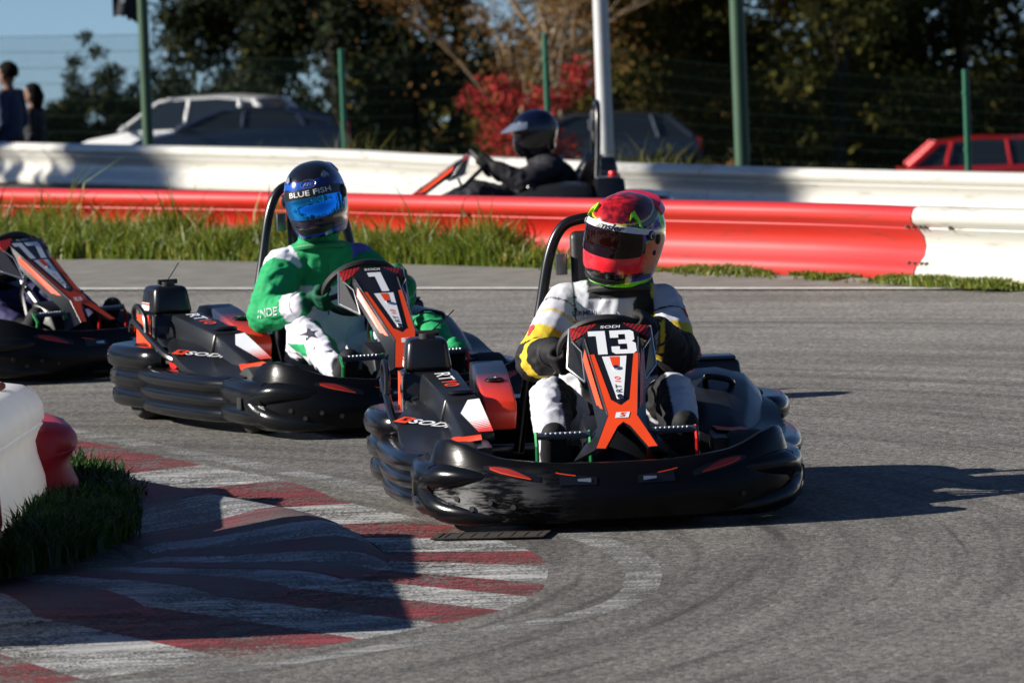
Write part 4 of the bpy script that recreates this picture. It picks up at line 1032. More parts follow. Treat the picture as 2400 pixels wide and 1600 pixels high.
def helm13(az, el, p):
    NEON, PUR, ORA, RED = (.20, .85, .01), (.06, .012, .30), (.62, .075, .012), (.70, .012, .02)
    # cap measured round an axis tipped to the front
    ax = Vector((0, .30, .95)).normalized(); d = p.normalized(); c = math.degrees(math.acos(max(-1, min(1, d.dot(ax)))))
    a = abs(az)
    if el < -7:
        if p.z < -.122: return NEON if p.y > -.02 else K_
        if p.z < -.108: return PUR if a > 40 else (.01, .008, .012)
        if p.z < -.088 and a < 75: return (.012, .010, .012)
        if a < 62: return (.85, .020, .035)
        if a < 112: return lerp3(ORA, (.05, .02, .01), max(0, (-p.z - .05) / .06))
        return (.02, .015, .03)
    if c < 43:
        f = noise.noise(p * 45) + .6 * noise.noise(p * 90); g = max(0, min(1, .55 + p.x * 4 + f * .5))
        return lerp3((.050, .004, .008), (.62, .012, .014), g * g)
    if c < 45.2: return (.60, .45, .02)
    if c < 54: return (.010, .010, .014)
    if c < 55.6: return (.45, .42, .02)
    if a > 104 and el > 14: return NEON if c < 88 else K_
    if c < 72 and a > 30: return PUR
    if c < 75 and a > 60: return (.16, .45, .01)
    if a > 62: return ORA if a < 128 else (.03, .02, .03)
    return (.012, .012, .014)
VIS13 = mat('visor_iridium', (.010, .002, .0015), .10, .0, coat=.05, spec=.3)
h13 = helmet(d13, (-.150, .015, .866), -33, -7, -13, helm13, None, None, fine=2)
lo13 = lambda a: -7 - 4 * math.cos(R(a)) ; hi13 = lambda a: 21 + 3 * math.cos(R(a))
vis = helm_patch('visor', -54, 50, lo13, hi13, .0035, VIS13, h13)
SVP = mat('visor_strip_white', (.62, .63, .66), .35)
st = helm_patch('visor_strip', -72, 72, lambda a: 18.5 + 3 * math.cos(R(a)), lambda a: 25.5 + 3.5 * math.cos(R(a)), .0050, SVP, h13)
helm_text('lettering', 'amsler', -4, 25.2, .020, BLK, h13, .0062, .03, .35, 1.5)
for s in (1, -1):
    mb = MB(); c = helm_pt(R(s * 70), R(18), .004); mb.cyl(c, c, .017, .010, 18); mb.build('visor_pivot', GASK, h13, bevel=.002)
    mb = MB(); c = helm_pt(R(s * 70), R(18), .011); mb.tube([c + Vector((0, .010 * math.cos(a), .010 * math.sin(a))) for a in np.linspace(0, 6.28, 14, endpoint=False)], .002, 5, loop=True); mb.build('pivot_ring', SVP, h13)
    mb = MB(); c = helm_pt(R(s * 92), R(10), .001); mb.ball(c, .010, .014, .018, 12, 8); mb.build('side_plug', GASK, h13)
    mb = MB(); c = helm_pt(R(s * 86), R(-10), .0); mb.ball(c, .007, .010, .010, 10, 6); mb.build('side_plug', GASK, h13)
NEONM = mat('neon_vent', (.30, .85, .02), .3, coat=.4)
for s in (1, -1):      # hooked neon vents on the crown
    base = [(.0, .0), (.012, -.018), (.020, -.045), (.012, -.040), (.004, -.022), (-.010, -.008), (-.020, -.022), (-.018, .002), (-.006, .012)]
    mb = MB(); lo_ = [helm_pt(R(s * 42) + x * s / .12, R(44) + y / .16, .0005) for x, y in base]; hi_ = [helm_pt(R(s * 42) + x * s / .12, R(44) + y / .16, .011) for x, y in base]
    n = len(base); mb.add(lo_ + hi_, [tuple(range(n, 2 * n))] + [(i, (i + 1) % n, n + (i + 1) % n, n + i) for i in range(n)]); mb.build('crown_vent', NEONM, h13, smooth=False)
for x in (-14, 6):
    helm_patch('chin_slot', x - 7, x + 7, lambda a: -27.5, lambda a: -25.2, .0018, GASK, h13, 8, 2, thick=False)
helm_patch('chin_vent', -34, 30, lambda a: -40, lambda a: -35, .0050, GASK, h13, 24, 4)
# rear spoiler
mb = MB(); rs = []
for a in np.linspace(-62, 62, 17):
    p0 = helm_pt(R(180 + a), R(38), -.004); p1 = helm_pt(R(180 + a), R(58), -.002); d = Vector((math.sin(R(180 + a)), math.cos(R(180 + a)), .55)).normalized()
    k = math.cos(R(a * 1.2)); rs.append([p0, p0 + d * (.024 * k + .004), p1.lerp(p0, .4) + d * (.030 * k + .006), p1])
mb.rings(rs); mb.build('spoiler', mat('spoiler_red', (.62, .012, .05), .25, coat=.5), h13, angle=30)

def project_text(s, c, size, m, body, parent, bold=.01, shear=0.0, sx=1.1, dirv=(0, 1, 0), xdir=(-1, 0, 0), ydir=(0, 0, 1), name='lettering'):
    """flat lettering wrapped on to cloth by rays along -dirv"""
    dg = bpy.context.evaluated_depsgraph_get(); me = body.data
    bvh = BVHTree.FromPolygons([v.co[:] for v in me.vertices], [tuple(p.vertices) for p in me.polygons])
    V, F = text_geo(s, bold, shear, sx) if isinstance(s, str) else s
    # subdivide lightly by keeping outline vertices only: cloth is nearly flat at this size
    out = []; dv = Vector(dirv).normalized()
    for v in V:
        o = Vector(c) + Vector(xdir) * v[0] * size + Vector(ydir) * v[1] * size + dv * .4
        h = bvh.ray_cast(o, -dv, 1.0)
        out.append((h[0] + dv * .003) if h[0] is not None else (Vector(c) + Vector(xdir) * v[0] * size + Vector(ydir) * v[1] * size))
    mb = MB(); mb.add(out, F); return mb.build(name, m, parent, smooth=False)
def trim(root, j, body, collar_m, cuff_m, zip_m):
    nk = Vector(j['neck']); mb = MB(); mb.tube([nk + Vector((.094 * math.cos(a), .01 + .088 * math.sin(a), .030 + .012 * math.sin(a))) for a in np.linspace(0, 2 * math.pi, 28, endpoint=False)], .013, 8, loop=True); mb.build('collar', collar_m, root)
    for s in 'RL':
        w = Vector(j['wr' + s]); e = Vector(j['el' + s]); t = (w - e).normalized(); u = t.cross(Vector((0, 0, 1))).normalized(); v = t.cross(u)
        c = w - t * .012; mb = MB(); mb.tube([c + u * (.047 * math.cos(a)) + v * (.047 * math.sin(a)) for a in np.linspace(0, 2 * math.pi, 22, endpoint=False)], .008, 6, loop=True); mb.build('cuff', cuff_m, root)
    x0 = nk.x * .6 + Vector(j['chest']).x * .4
    ys = np.linspace(-.5, .5, 13); V = [(a, b_, 0) for b_ in ys for a in (-.012, .012)]; F = [(2 * i, 2 * i + 1, 2 * i + 3, 2 * i + 2) for i in range(12)]
    project_text((np.array(V), F), (x0, .1, nk.z - .14), .20, zip_m, body, root, name='zip')
INK = mat('suit_ink', (.03, .03, .05), .7); INKR = mat('suit_ink_red', (.55, .03, .04), .7)
project_text('SERMUL', (-.005, .1, .622), .016, INK, bd13, d13)
project_text('almida.al', (-.005, .1, .594), .015, INK, bd13, d13)
project_text('nesso', (.005, .1, .556), .026, INK, bd13, d13, .03)
project_text('e', (.108, .0, .575), .036, INKR, bd13, d13, .04, dirv=(.75, .66, 0), xdir=(-.66, .75, 0))
project_text('n', (-.318, .0, .610), .030, INKR, bd13, d13, .04, dirv=(-.6, .8, 0), xdir=(-.8, -.6, 0))

trim(d13, J13, bd13, mat('collar_black', (.01, .01, .012), .7), mat('cuff_black', (.012, .012, .014), .6), mat('zip_grey', (.30, .30, .32), .5))
# ---- driver of kart 1: green and white suit
GR, W2, NV = (.010, .27, .092), (.60, .61, .68), (.02, .02, .06)
J1 = dict(pelvis=(-.06, -.06, .23), chest=(-.05, -.10, .45), neck=(-.02, -.03, .645), shR=(.120, -.06, .600), shL=(-.190, -.06, .602),
          elR=(.255, .09, .420), wrR=(.175, .315, .470), rimR=-20, elL=(-.290, .14, .465), wrL=(-.245, .345, .520), rimL=163,
          knR=(.215, .47, .360), knL=(-.300, .48, .350), anR=(.185, .83, .215), anL=(-.255, .83, .225), toeR=(.185, .915, .285), toeL=(-.255, .915, .300))
def col1(p):
    dr, tr = near(p, J1['shR'], J1['elR']); dr2, tr2 = near(p, J1['elR'], J1['wrR']); dl, tl = near(p, J1['shL'], J1['elL']); dl2, tl2 = near(p, J1['elL'], J1['wrL'])
    if (p - rim(J1['rimR'])).length < .088 or (p - rim(J1['rimL'])).length < .088: return (.006, .085, .045), .15
    if p.y > .30 or p.z < .38:
        for s in 'RL':
            d, t = near(p, J1['kn' + s], J1['an' + s]); dt, tt = near(p, J1['an' + s], J1['toe' + s])
            if (dt < .075 and tt > .12) or (p.z < .29 and p.y > .86): return K_, .1
            if d < .13 or p.y > .3:
                inner = (p.x - Vector(J1['kn' + s]).x) * (1 if s == 'R' else -1)
                if inner < -.030 or (inner > .045 and p.z < .33): return GR, 1.2
                return W2, 1.3
    if min(dr, dr2) < .09 and p.x > .07:
        if dr2 <= dr and tr2 > .70: return W2, .8
        if dr < dr2 and tr < .10 and p.z > .60: return W2, .6
        return GR, 1.1
    if min(dl, dl2) < .09 and p.x < -.15:
        if dl2 <= dl and tl2 > .72: return W2, .8
        if dl < dl2 and tl < .12: return (.12, .12, .40), .6
        return GR, 1.0
    if p.z > .655: return GR, .4
    if p.z > .52 + .05 * abs(p.x + .04) : return GR, .8
    return W2, 1.1
d1 = empty('person'); tag(d1, 'person in green and white race suit and dark blue helmet, driving kart 1', 'person', 'kart drivers')
d1.matrix_world = Matrix.Translation((-.77, 25.6, 0)) @ Matrix.Rotation(R(200), 4, 'Z')
bd1 = body_mesh('body', driver_caps(J1, 1.0), col1, d1, voxel=.0075)
star = []
for k in range(10): r_ = .5 if k % 2 == 0 else .2; star.append((r_ * math.sin(k * math.pi / 5), r_ * math.cos(k * math.pi / 5), 0))
project_text((np.array(star), [tuple(range(10))]), (.222, .5, .325), .075, INK, bd1, d1, dirv=(.15, .9, .4), xdir=(-1, .1, 0), ydir=(0, -.3, .95), name='star_print')
bar = np.array([(-.5, -.12, 0), (.5, -.12, 0), (.5, .12, 0), (-.5, .12, 0)])
project_text((bar, [(0, 1, 2, 3)]), (.205, .6, .262), .075, INK, bd1, d1, dirv=(.15, .9, .4), xdir=(-.8, .1, -.6), ydir=(-.5, -.3, .75), name='bar_print')
LETW = mat('suit_print_white', (.42, .52, .48), .7)
project_text('INDE', (.275, .20, .435), .030, LETW, bd1, d1, .02, .1, 1.3, dirv=(.72, .55, .40), xdir=(-.45, .85, .1), ydir=(-.3, -.2, .9))
trim(d1, J1, bd1, mat('collar_green', (.008, .20, .07), .7), mat('cuff_white', (.55, .50, .55), .7), mat('zip_dark', (.02, .10, .05), .5))
def helm1(az, el, p):
    BL, DK, NB = (.010, .075, .46), (.006, .006, .010), (.008, .012, .10)
    ax = Vector((0, .26, .96)).normalized(); d = p.normalized(); c = math.degrees(math.acos(max(-1, min(1, d.dot(ax))))); a = abs(az)
    if c < 40: return DK
    if c < 53: return lerp3(BL, (.004, .012, .10), max(0, min(1, .5 - p.x * 5)))
    if c < 55: return DK
    if el < -14:
        if -.132 < p.z < -.118: return BL
        if -.108 < p.z < -.103: return BL
        return (.006, .007, .022)
    if a > 52 and c < 78: return BL if a < 105 else NB
    if a > 95: return NB
    return DK
h1 = helmet(d1, (-.005, .012, .868), -29, -6, 9, helm1, None, None, fine=2)
VIS1 = mat('visor_blue_mirror', (.02, .30, .85), .05, .95)
helm_patch('visor', -66, 66, lambda a: -13 - 5 * math.cos(R(a)), lambda a: 19 + 3 * math.cos(R(a)), .0035, VIS1, h1)
STB = mat('visor_strip_black', (.008, .008, .010), .35)
helm_patch('visor_strip', -70, 50, lambda a: 5.5 + 5 * math.cos(R(a)), lambda a: 20 + 4 * math.cos(R(a)), .0050, STB, h1)
helm_text('lettering', 'BLUE FISH', -4, 17.3, .019, WHT, h1, .0064, .004, .0, 1.55)
helm_text('lettering', 'Arai', -4, 30.5, .015, SILV, h1, .002, .01, .3, 1.2)
ring = MB(); ring.tube([helm_pt(R(-4) + .034 * math.cos(a) / .145, R(30.5) + .0165 * math.sin(a) / .15, .002) for a in np.linspace(0, 2 * math.pi, 28, endpoint=False)], .0012, 5, loop=True); ring.build('oval_badge', SILV, h1)
for s in (1, -1):
    mb = MB(); c = helm_pt(R(s * 76), R(8), .003); mb.ball(c, .014, .030, .030, 14, 8); mb.build('visor_pod', GASK, h1)
    base = [(.0, .012), (.013, -.002), (.018, -.020), (.004, -.012), (-.006, -.022), (-.016, -.012), (-.010, .002)]
    mb = MB(); lo_ = [helm_pt(R(s * 40) + x * s / .12, R(42) + y / .16, .0005) for x, y in base]; hi_ = [helm_pt(R(s * 40) + x * s / .12, R(42) + y / .16, .009) for x, y in base]
    n = len(base); mb.add(lo_ + hi_, [tuple(range(n, 2 * n))] + [(i, (i + 1) % n, n + (i + 1) % n, n + i) for i in range(n)]); mb.build('crown_vent', SILV, h1, smooth=False)
helm_patch('chin_vent', -30, 30, lambda a: -37, lambda a: -29, .0045, GASK, h1, 24, 4)
mb = MB(); rs = []
for a in np.linspace(-60, 60, 15):
    p0 = helm_pt(R(180 + a), R(36), -.004); p1 = helm_pt(R(180 + a), R(56), -.002); d = Vector((math.sin(R(180 + a)), math.cos(R(180 + a)), .55)).normalized(); k = math.cos(R(a * 1.2))
    rs.append([p0, p0 + d * (.018 * k + .003), p1.lerp(p0, .4) + d * (.022 * k + .004), p1])
mb.rings(rs); mb.build('spoiler', mat('spoiler_blue', (.01, .04, .26), .22, coat=.5), h1, angle=30)

# ---- driver of kart 17 (arms and legs in view) and the far driver
def plain(cloth, glove, shoe=K_):
    def f(p):
        if p.y > .32 and p.z > .44: return glove, .3
        if p.y > .80 and p.z < .34: return shoe, .1
        return cloth, 1.1
    return f
d17 = empty('person'); tag(d17, 'person in dark navy overalls at the wheel of kart 17', 'person', 'kart drivers')
d17.matrix_world = Matrix.Translation((-2.60, 29.25, 0)) @ Matrix.Rotation(R(223), 4, 'Z')
bd17 = body_mesh('body', driver_caps(J1), plain((.022, .022, .075), (.008, .010, .03)), d17, voxel=.010)
dk = lambda az, el, p: (.006, .010, .05) if (el > 20 or el < -14) else (.01, .01, .012)
h17 = helmet(d17, (-.02, .012, .865), 0, -4, 0, dk, None, None); helm_patch('visor', -62, 62, lambda a: -13 - 5 * math.cos(R(a)), lambda a: 20 + 3 * math.cos(R(a)), .0035, VIS13, h17)
J4 = dict(J1); J4.update(neck=(-.05, .04, .540), chest=(-.05, -.08, .39), shR=(.110, -.02, .490), shL=(-.210, -.02, .490), elL=(-.29, .16, .41), elR=(.21, .16, .41))
d4 = empty('person'); tag(d4, 'person in black overalls and raised visor helmet, driving the kart between the rails', 'person', 'kart drivers')
d4.matrix_world = Matrix.Translation((.27, 43.0, terr(.27, 43.0))) @ Matrix.Rotation(R(94), 4, 'Z')
body_mesh('body', driver_caps(J4), plain((.008, .008, .014), (.006, .006, .008)), d4, voxel=.012)
h4 = helmet(d4, (-.05, .065, .735), 0, -12, 0, lambda az, el, p: (.002, .003, .016) if el > 10 else (.003, .003, .006), None, None)
mb = MB(); rs = []
for a in np.linspace(-70, 70, 17):
    p0 = helm_pt(R(a), R(34), .006); p1 = helm_pt(R(a), R(8), .075 * max(0, math.cos(R(a))) + .006); p1.z += .02; rs.append([p0, p1, p1 + Vector((0, 0, .004)), p0 + Vector((0, 0, .004))])
mb.rings(rs); mb.build('raised_visor', mat('clear_visor', (.16, .19, .26), .15, .3), h4, angle=50)

# ---- two bystanders behind the far rail
SKIN = (.16, .09, .065)
def bystander(X, Y, rz, Hh, top, trousers, label, hair):
    z = terr(X, Y); o = empty('person', (X, Y, z), rz); tag(o, label, 'person', 'people standing behind the white rail')
    k = Hh / 1.75; S = lambda *p: Vector(p) * k; c = []
    c.append((S(0, 0, .98), S(0, .0, 1.22), .135 * k, .15 * k, dict(sx=1.2, sy=.8))); c.append((S(0, 0, 1.22), S(0, 0, 1.36), .15 * k, .11 * k, dict(sx=1.25, sy=.8)))
    c.append((S(-.17, 0, 1.41), S(.17, 0, 1.41), .068 * k, .068 * k)); c.append((S(0, 0, 1.42), S(0, .02, 1.54), .062 * k, .056 * k))
    c.append((S(0, .03, 1.585), S(0, .015, 1.66), .078 * k, .092 * k, dict(sy=1.12))); c.append((S(0, .08, 1.56), S(0, .10, 1.60), .04 * k, .035 * k)); c.append((S(0, .115, 1.60), S(0, .128, 1.585), .016 * k, .014 * k))
    for s in (-1, 1):
        c.append((S(s * .18, 0, 1.40), S(s * .215, -.03, 1.12), .062 * k, .050 * k)); c.append((S(s * .215, -.03, 1.12), S(s * .19, .12, .93), .048 * k, .036 * k))
        c.append((S(s * .19, .12, .93), S(s * .18, .16, .86), .034 * k, .028 * k))
        for f in range(4): c.append((S(s * .18 + (f - 1.5) * .016, .17, .85), S(s * .18 + (f - 1.5) * .016, .19, .79), .010 * k, .009 * k))
        c.append((S(s * .15, .17, .86), S(s * .135, .19, .81), .011 * k, .009 * k))
        c.append((S(s * .085, 0, .95), S(s * .095, .02, .50), .095 * k, .065 * k)); c.append((S(s * .095, .02, .50), S(s * .10, -.02, .09), .062 * k, .045 * k)); c.append((S(s * .10, -.03, .045), S(s * .11, .14, .04), .042 * k, .038 * k))
        c.append((S(s * .092, .02, 1.60), S(s * .094, .015, 1.63), .016 * k, .018 * k))
    def colf(p):
        z_ = p.z / k
        if z_ > 1.455: return SKIN, 0
        if z_ < .09: return K_, 0
        if z_ < .97 and abs(p.x) < .16 * k: return trousers, 1
        if z_ < .90: return SKIN, 0
        return top, 1.2
    body_mesh('body', c, colf, o, voxel=.014)
    mb = MB(); nv = 22; rs = []
    for i in range(1, 12):
        th = math.pi * i / 12 * (.72 if hair == 'short' else .95); ring_ = []
        for a in range(nv):
            ph = 2 * math.pi * a / nv; f = 1 + .08 * noise.noise(Vector((math.cos(ph) * 3, math.sin(ph) * 3, i * .7)))
            x = .104 * math.sin(th) * math.cos(ph) * f; y = .118 * math.sin(th) * math.sin(ph) * f; zz_ = .115 * math.cos(th) * f
            if y > .04 and zz_ < .045: y = .04
            if hair == 'long' and i > 6: x *= 1.15; zz_ -= (i - 6) * .035; y = min(y, .0) - .02
            ring_.append(S(x, y + .005, 1.655 + zz_))
        rs.append(ring_)
    mb.rings(rs); mb.build('hair', mat('dark_hair', (.006, .005, .004), .9, bump=.4, bscale=90, spec=.1), o)
    return o
bystander(-5.20, 67.6, R(62), 1.74, (.022, .03, .07), (.012, .012, .02), 'person in a blue grey sweatshirt with short dark hair behind the white rail', 'short')
bystander(-5.02, 68.6, R(75), 1.52, (.008, .008, .012), (.01, .01, .012), 'person in black with a long dark hair, half hidden behind the sweatshirt wearer', 'long')
# ------------------------------------------------------------------ poles, flag, fence
GPOLE = mat('green_pole', (.030, .075, .040), .5, var=.2, vscale=4); GPOST = mat('green_post', (.008, .10, .055), .45); WPOLE = mat('galvanised_pole', (.48, .49, .50), .5, .2, var=.12, vscale=6)
def pole(px_name, X, Y, r, top, m, label, collar=None):
    z = terr(X, Y); o = empty(px_name, (X, Y, z)); tag(o, label, 'pole')
    mb = MB(); mb.cyl((0, 0, top / 2), (0, 0, 1), r, top, 20, r2=r * .85); mb.build('shaft', m, o)
    mb = MB(); mb.cyl((0, 0, .01), (0, 0, 1), r * 2.2, .02, 16); mb.build('base_plate', m, o)
    if collar: mb = MB(); mb.cyl((0, 0, collar), (0, 0, 1), r * 1.15, .5, 20); mb.build('sleeve', GPOLE, o)
    return o
pole('flag_pole', -3.78, 68.0, .062, 5.2, GPOLE, 'dark green pole carrying a torn flag beside the wire fence')
pole('lamp_post', .895, 56.6, .070, 7.0, WPOLE, 'pale grey galvanised post rising behind the passing dark kart')
pole('lamp_post', 2.12, 57.2, .068, 7.0, GPOLE, 'dark green post with a pale upper end between fence and white rail', collar=None)
fl = empty('flag', (-3.80, 68.0, 1.34)); tag(fl, 'torn black and red flag tied to the dark green pole', 'flag')
def cloth_patch(name, x0, x1, z0, z1, m, dy, parent, nx=14, nz=8, tear=True):
    mb = MB(); rs = []
    for i in range(nx + 1):
        u = i / nx; row = []
        for k in range(nz + 1):
            w = k / nz; x = x0 + (x1 - x0) * u; z = z0 + (z1 - z0) * w + .05 * u * math.sin(3 * u) - .16 * u * (1 - w) * 0
            if tear and k == 0: z += .05 * noise.noise(Vector((u * 9, 1, 2))) + .10 * u
            row.append((x, dy + .035 * math.sin(u * 8 + w * 2) * u, z))
        rs.append(row)
    mb.rings(rs, closed=False); return mb.build(name, m, parent)
FB = mat('flag_black', (.014, .014, .018), .8, transl=.15); FR = mat('flag_red', (.45, .02, .02), .8, transl=.15); FW = mat('flag_white', (.6, .6, .62), .8)
cloth_patch('flag_cloth', -.03, -.30, -.23, .30, FB, 0, fl); cloth_patch('flag_stripe', -.05, -.23, .05, .30, FR, -.006, fl, tear=False)
mb = MB(); mb.cyl((-.19, -.03, .02), (0, 1, 0), .030, .004, 14); mb.build('flag_emblem', FW, fl)
mb = MB(); mb.box((-.03, -.02, -.26), (.05, .05, -.22)); mb.build('flag_tie', FW, fl)
# wire fence: green posts and welded mesh
FP = [(-9.3, 83.5), (-6.6, 78.6), (-3.95, 73.8), (-1.74, 69.8), (.455, 65.5), (2.275, 61.8), (4.24, 58.6), (6.3, 54.9)]
FT = [1.02, 1.02, 1.03, .73, .88, .66, .51, .40]
PL = ['green fence post far behind the standing people', 'green fence post just behind the standing people', '', 'slim green fence post beside the tail of the dark blue saloon', 'slim green fence post in front of the red shrub', 'green fence post hidden behind the dark green lamp post', 'slim green fence post in front of the red hatchback', 'green fence post past the red hatchback']
ML = ['wire mesh panel far behind the standing people', 'wire mesh panel behind the two standing people', 'wire mesh panel in front of the white and dark blue cars', 'wire mesh panel between the dark blue saloon and the red shrub', 'wire mesh panel between the red shrub and the dark green lamp post', 'wire mesh panel between the dark green lamp post and the red hatchback', 'wire mesh panel in front of the red hatchback']
for i, ((x, y), tz) in enumerate(zip(FP, FT)):
    if i == 2: continue
    z = terr(x, y); o = empty('fence_post', (x, y, z)); tag(o, PL[i], 'post', 'posts of the wire fence')
    mb = MB(); mb.cyl((0, 0, (tz - z) / 2), (0, 0, 1), .030, tz - z, 12); mb.build('shaft', GPOST, o)
    for f in (.55, .87): mb = MB(); mb.cyl((0, 0, (tz - z) * f), (0, 0, 1), .038, .03, 12); mb.build('clip', GPOST, o)
WIRE = mat('fence_wire', (.004, .012, .009), .9, spec=.1)
for i in range(len(FP) - 1):
    (x0, y0), (x1, y1) = FP[i], FP[i + 1]; z0, z1 = terr(x0, y0), terr(x1, y1); t0, t1 = FT[i] - .12 - z0, FT[i + 1] - .12 - z1
    if i == 2: t0 = .66 - z0
    o = empty('mesh_panel', (x0, y0, z0)); tag(o, ML[i], 'fence', 'mesh panels of the wire fence')
    L_ = math.hypot(x1 - x0, y1 - y0); d = Vector((x1 - x0, y1 - y0, 0)) / L_; mb = MB(); w = .0030 if i <= 2 else .0016
    def bar_(a, b_):
        mb.tube([a, b_], w, 4)
    nh = 11
    for k in range(nh + 1):
        f = k / nh; bar_(Vector((0, 0, .04 + (t0 - .04) * f)), d * L_ + Vector((0, 0, z1 - z0 + .04 + (t1 - .04) * f)))
    nvv = int(L_ / .075)
    for k in range(nvv + 1):
        f = k / nvv; p = d * (L_ * f); zb = (z1 - z0) * f; bar_(p + Vector((0, 0, zb + .02)), p + Vector((0, 0, zb + t0 + (t1 - t0) * f)))
    mb.build('wires', WIRE, o, smooth=False, kind='stuff')

# ------------------------------------------------------------------ parked cars
GLASS = mat('car_glass', (.012, .016, .022), .06, .0, coat=.5); RUB = mat('car_rubber', (.012, .012, .012), .8); TAIL = mat('tail_lamp', (.40, .01, .01), .2); HEADL = mat('head_lamp', (.7, .72, .75), .1, .3); PLATE = mat('number_plate', (.55, .56, .58), .5)
def car(X, Y, heading, paint, label, L_=4.25, Hh=1.47, Wd=1.76, kind='hatch'):
    """nose along +x"""
    z = terr(X, Y); o = empty('parked_car', (X, Y, z), heading); tag(o, label, 'car', 'cars parked beyond the fence')
    hl = L_ / 2; hw = Wd / 2
    if kind == 'hatch': prof = [(-hl, .45), (-hl + .02, .80), (-hl + .14, 1.0), (hl * .36, .98), (hl * .78, .84), (hl * .96, .68), (hl, .45), (hl - .05, .26), (-hl + .05, .26)]
    else: prof = [(-hl, .48), (-hl + .03, .92), (-hl + .30, 1.02), (hl * .40, .97), (hl * .80, .84), (hl * .97, .66), (hl, .45), (hl - .05, .26), (-hl + .05, .26)]
    mb = MB(); rs = []
    for w, sh in ((-hw, .90), (-hw * .98, .97), (-hw * .88, 1.0), (hw * .88, 1.0), (hw * .98, .97), (hw, .90)):
        cx = sum(p[0] for p in prof) / len(prof); cz = .62; rs.append([(cx + (p[0] - cx) * (1 - (1 - sh) * .35), w, cz + (p[1] - cz) * sh) for p in prof])
    mb.rings(rs); bd = mb.build('body', paint, o, angle=30, bevel=.0)
    if kind == 'hatch': g = [(-hl + .16, 1.0), (-hl + .62, Hh - .07), (-hl + 1.35, Hh), (hl * .05, Hh - .03), (hl * .16, Hh - .08), (hl * .50, .96)]
    else: g = [(-hl + .28, 1.02), (-hl + 1.05, Hh - .05), (-hl + 1.7, Hh), (hl * .04, Hh - .02), (hl * .14, Hh - .07), (hl * .48, .95)]
    def wy(zv): return hw * (.93 - .24 * (zv - .95) / (Hh - .95))
    mb = MB(); mb.rings([[(x, -wy(zv), zv) for x, zv in g], [(x, wy(zv), zv) for x, zv in g]]); mb.build('windows', GLASS, o, angle=25)
    mb = MB(); rs = []
    for x, zv in g[1:-1]: rs.append([(x, -wy(zv) - .01, zv - .045), (x, -wy(zv) - .012, zv - .005), (x, -wy(zv) * .8, zv + .018), (x, 0, zv + .028), (x, wy(zv) * .8, zv + .018), (x, wy(zv) + .012, zv - .005), (x, wy(zv) + .01, zv - .045), (x, 0, zv - .03)])
    mb.rings(rs); mb.build('roof', paint, o, angle=35)
    for s in (-1, 1):
        def pil(a, b_, r_, nm):
            mb = MB(); mb.tube([(a[0], s * (wy(a[1]) + .004), a[1]), (b_[0], s * (wy(b_[1]) + .004), b_[1])], r_, 8); mb.build(nm, paint, o)
        pil(g[5], g[4], .034, 'pillar'); pil(g[4], g[3], .030, 'pillar'); pil(g[0], g[1], .055, 'pillar')
        xm = -hl * .10; mid_top = float(np.interp(xm, [p[0] for p in g], [p[1] for p in g])); pil((xm, .98), (xm - .05, mid_top - .02), .032, 'pillar')
        xr = -hl * .58; tr_ = float(np.interp(xr, [p[0] for p in g], [p[1] for p in g])); pil((xr - .12, 1.0), (xr, tr_ - .02), .045, 'pillar')
        mb = MB(); mb.ball((hl * .42, s * (hw + .07), 1.03), .06, .09, .055, 12, 8); mb.build('mirror', paint, o)
        mb = MB(); mb.hexa([(hl * .84, s * hw * .55, .62), (hl * .97, s * hw * .55, .60), (hl * .90, s * hw * .93, .60), (hl * .74, s * hw * .98, .64), (hl * .80, s * hw * .55, .78), (hl * .93, s * hw * .55, .70), (hl * .86, s * hw * .92, .72), (hl * .72, s * hw * .96, .80)]); mb.build('headlight', HEADL, o)
        mb = MB(); mb.box((-hl - .01, s * hw * .70, .72), (-hl + .10, s * hw * .97, .96)); mb.build('tail_light', TAIL, o, bevel=.02)
        for x in (-hl * .62, hl * .62):
            mb = MB(); mb.cyl((x, s * (hw - .10), .31), (0, 1, 0), .31, .20, 24); wh = mb.build('tyre', RUB, o, bevel=.03)
            mb = MB(); mb.cyl((x, s * (hw + .002), .31), (0, 1, 0), .20, .02, 20); mb.build('rim', CHROME, wh)
    mb = MB(); mb.box((-hl - .012, -.26, .66), (-hl + .03, .26, .78)); mb.build('number_plate', PLATE, o, smooth=False)
    return o
def cpaint(n, c, metal=.3): return mat('car_' + n, c, .25, metal, coat=.8)
car(-5.65, 116, R(158), cpaint('white', (.80, .80, .80), .0), 'white hatchback parked behind the dark saloon', 4.3, 1.55)
car(-4.62, 109, R(180), cpaint('midnight', (.015, .022, .055), .4), 'dark blue saloon parked in front of the white hatchback', 3.95, 1.30, kind='saloon')
car(1.45, 116, R(180), cpaint('slate', (.035, .045, .06), .5), 'slate grey car with lit tail lamps behind the pale grey post', 4.2, 1.46)
car(9.0, 112, R(0), cpaint('red', (.45, .008, .012), .2), 'bright red hatchback parked at the end of the wire fence', 4.2, 1.46)

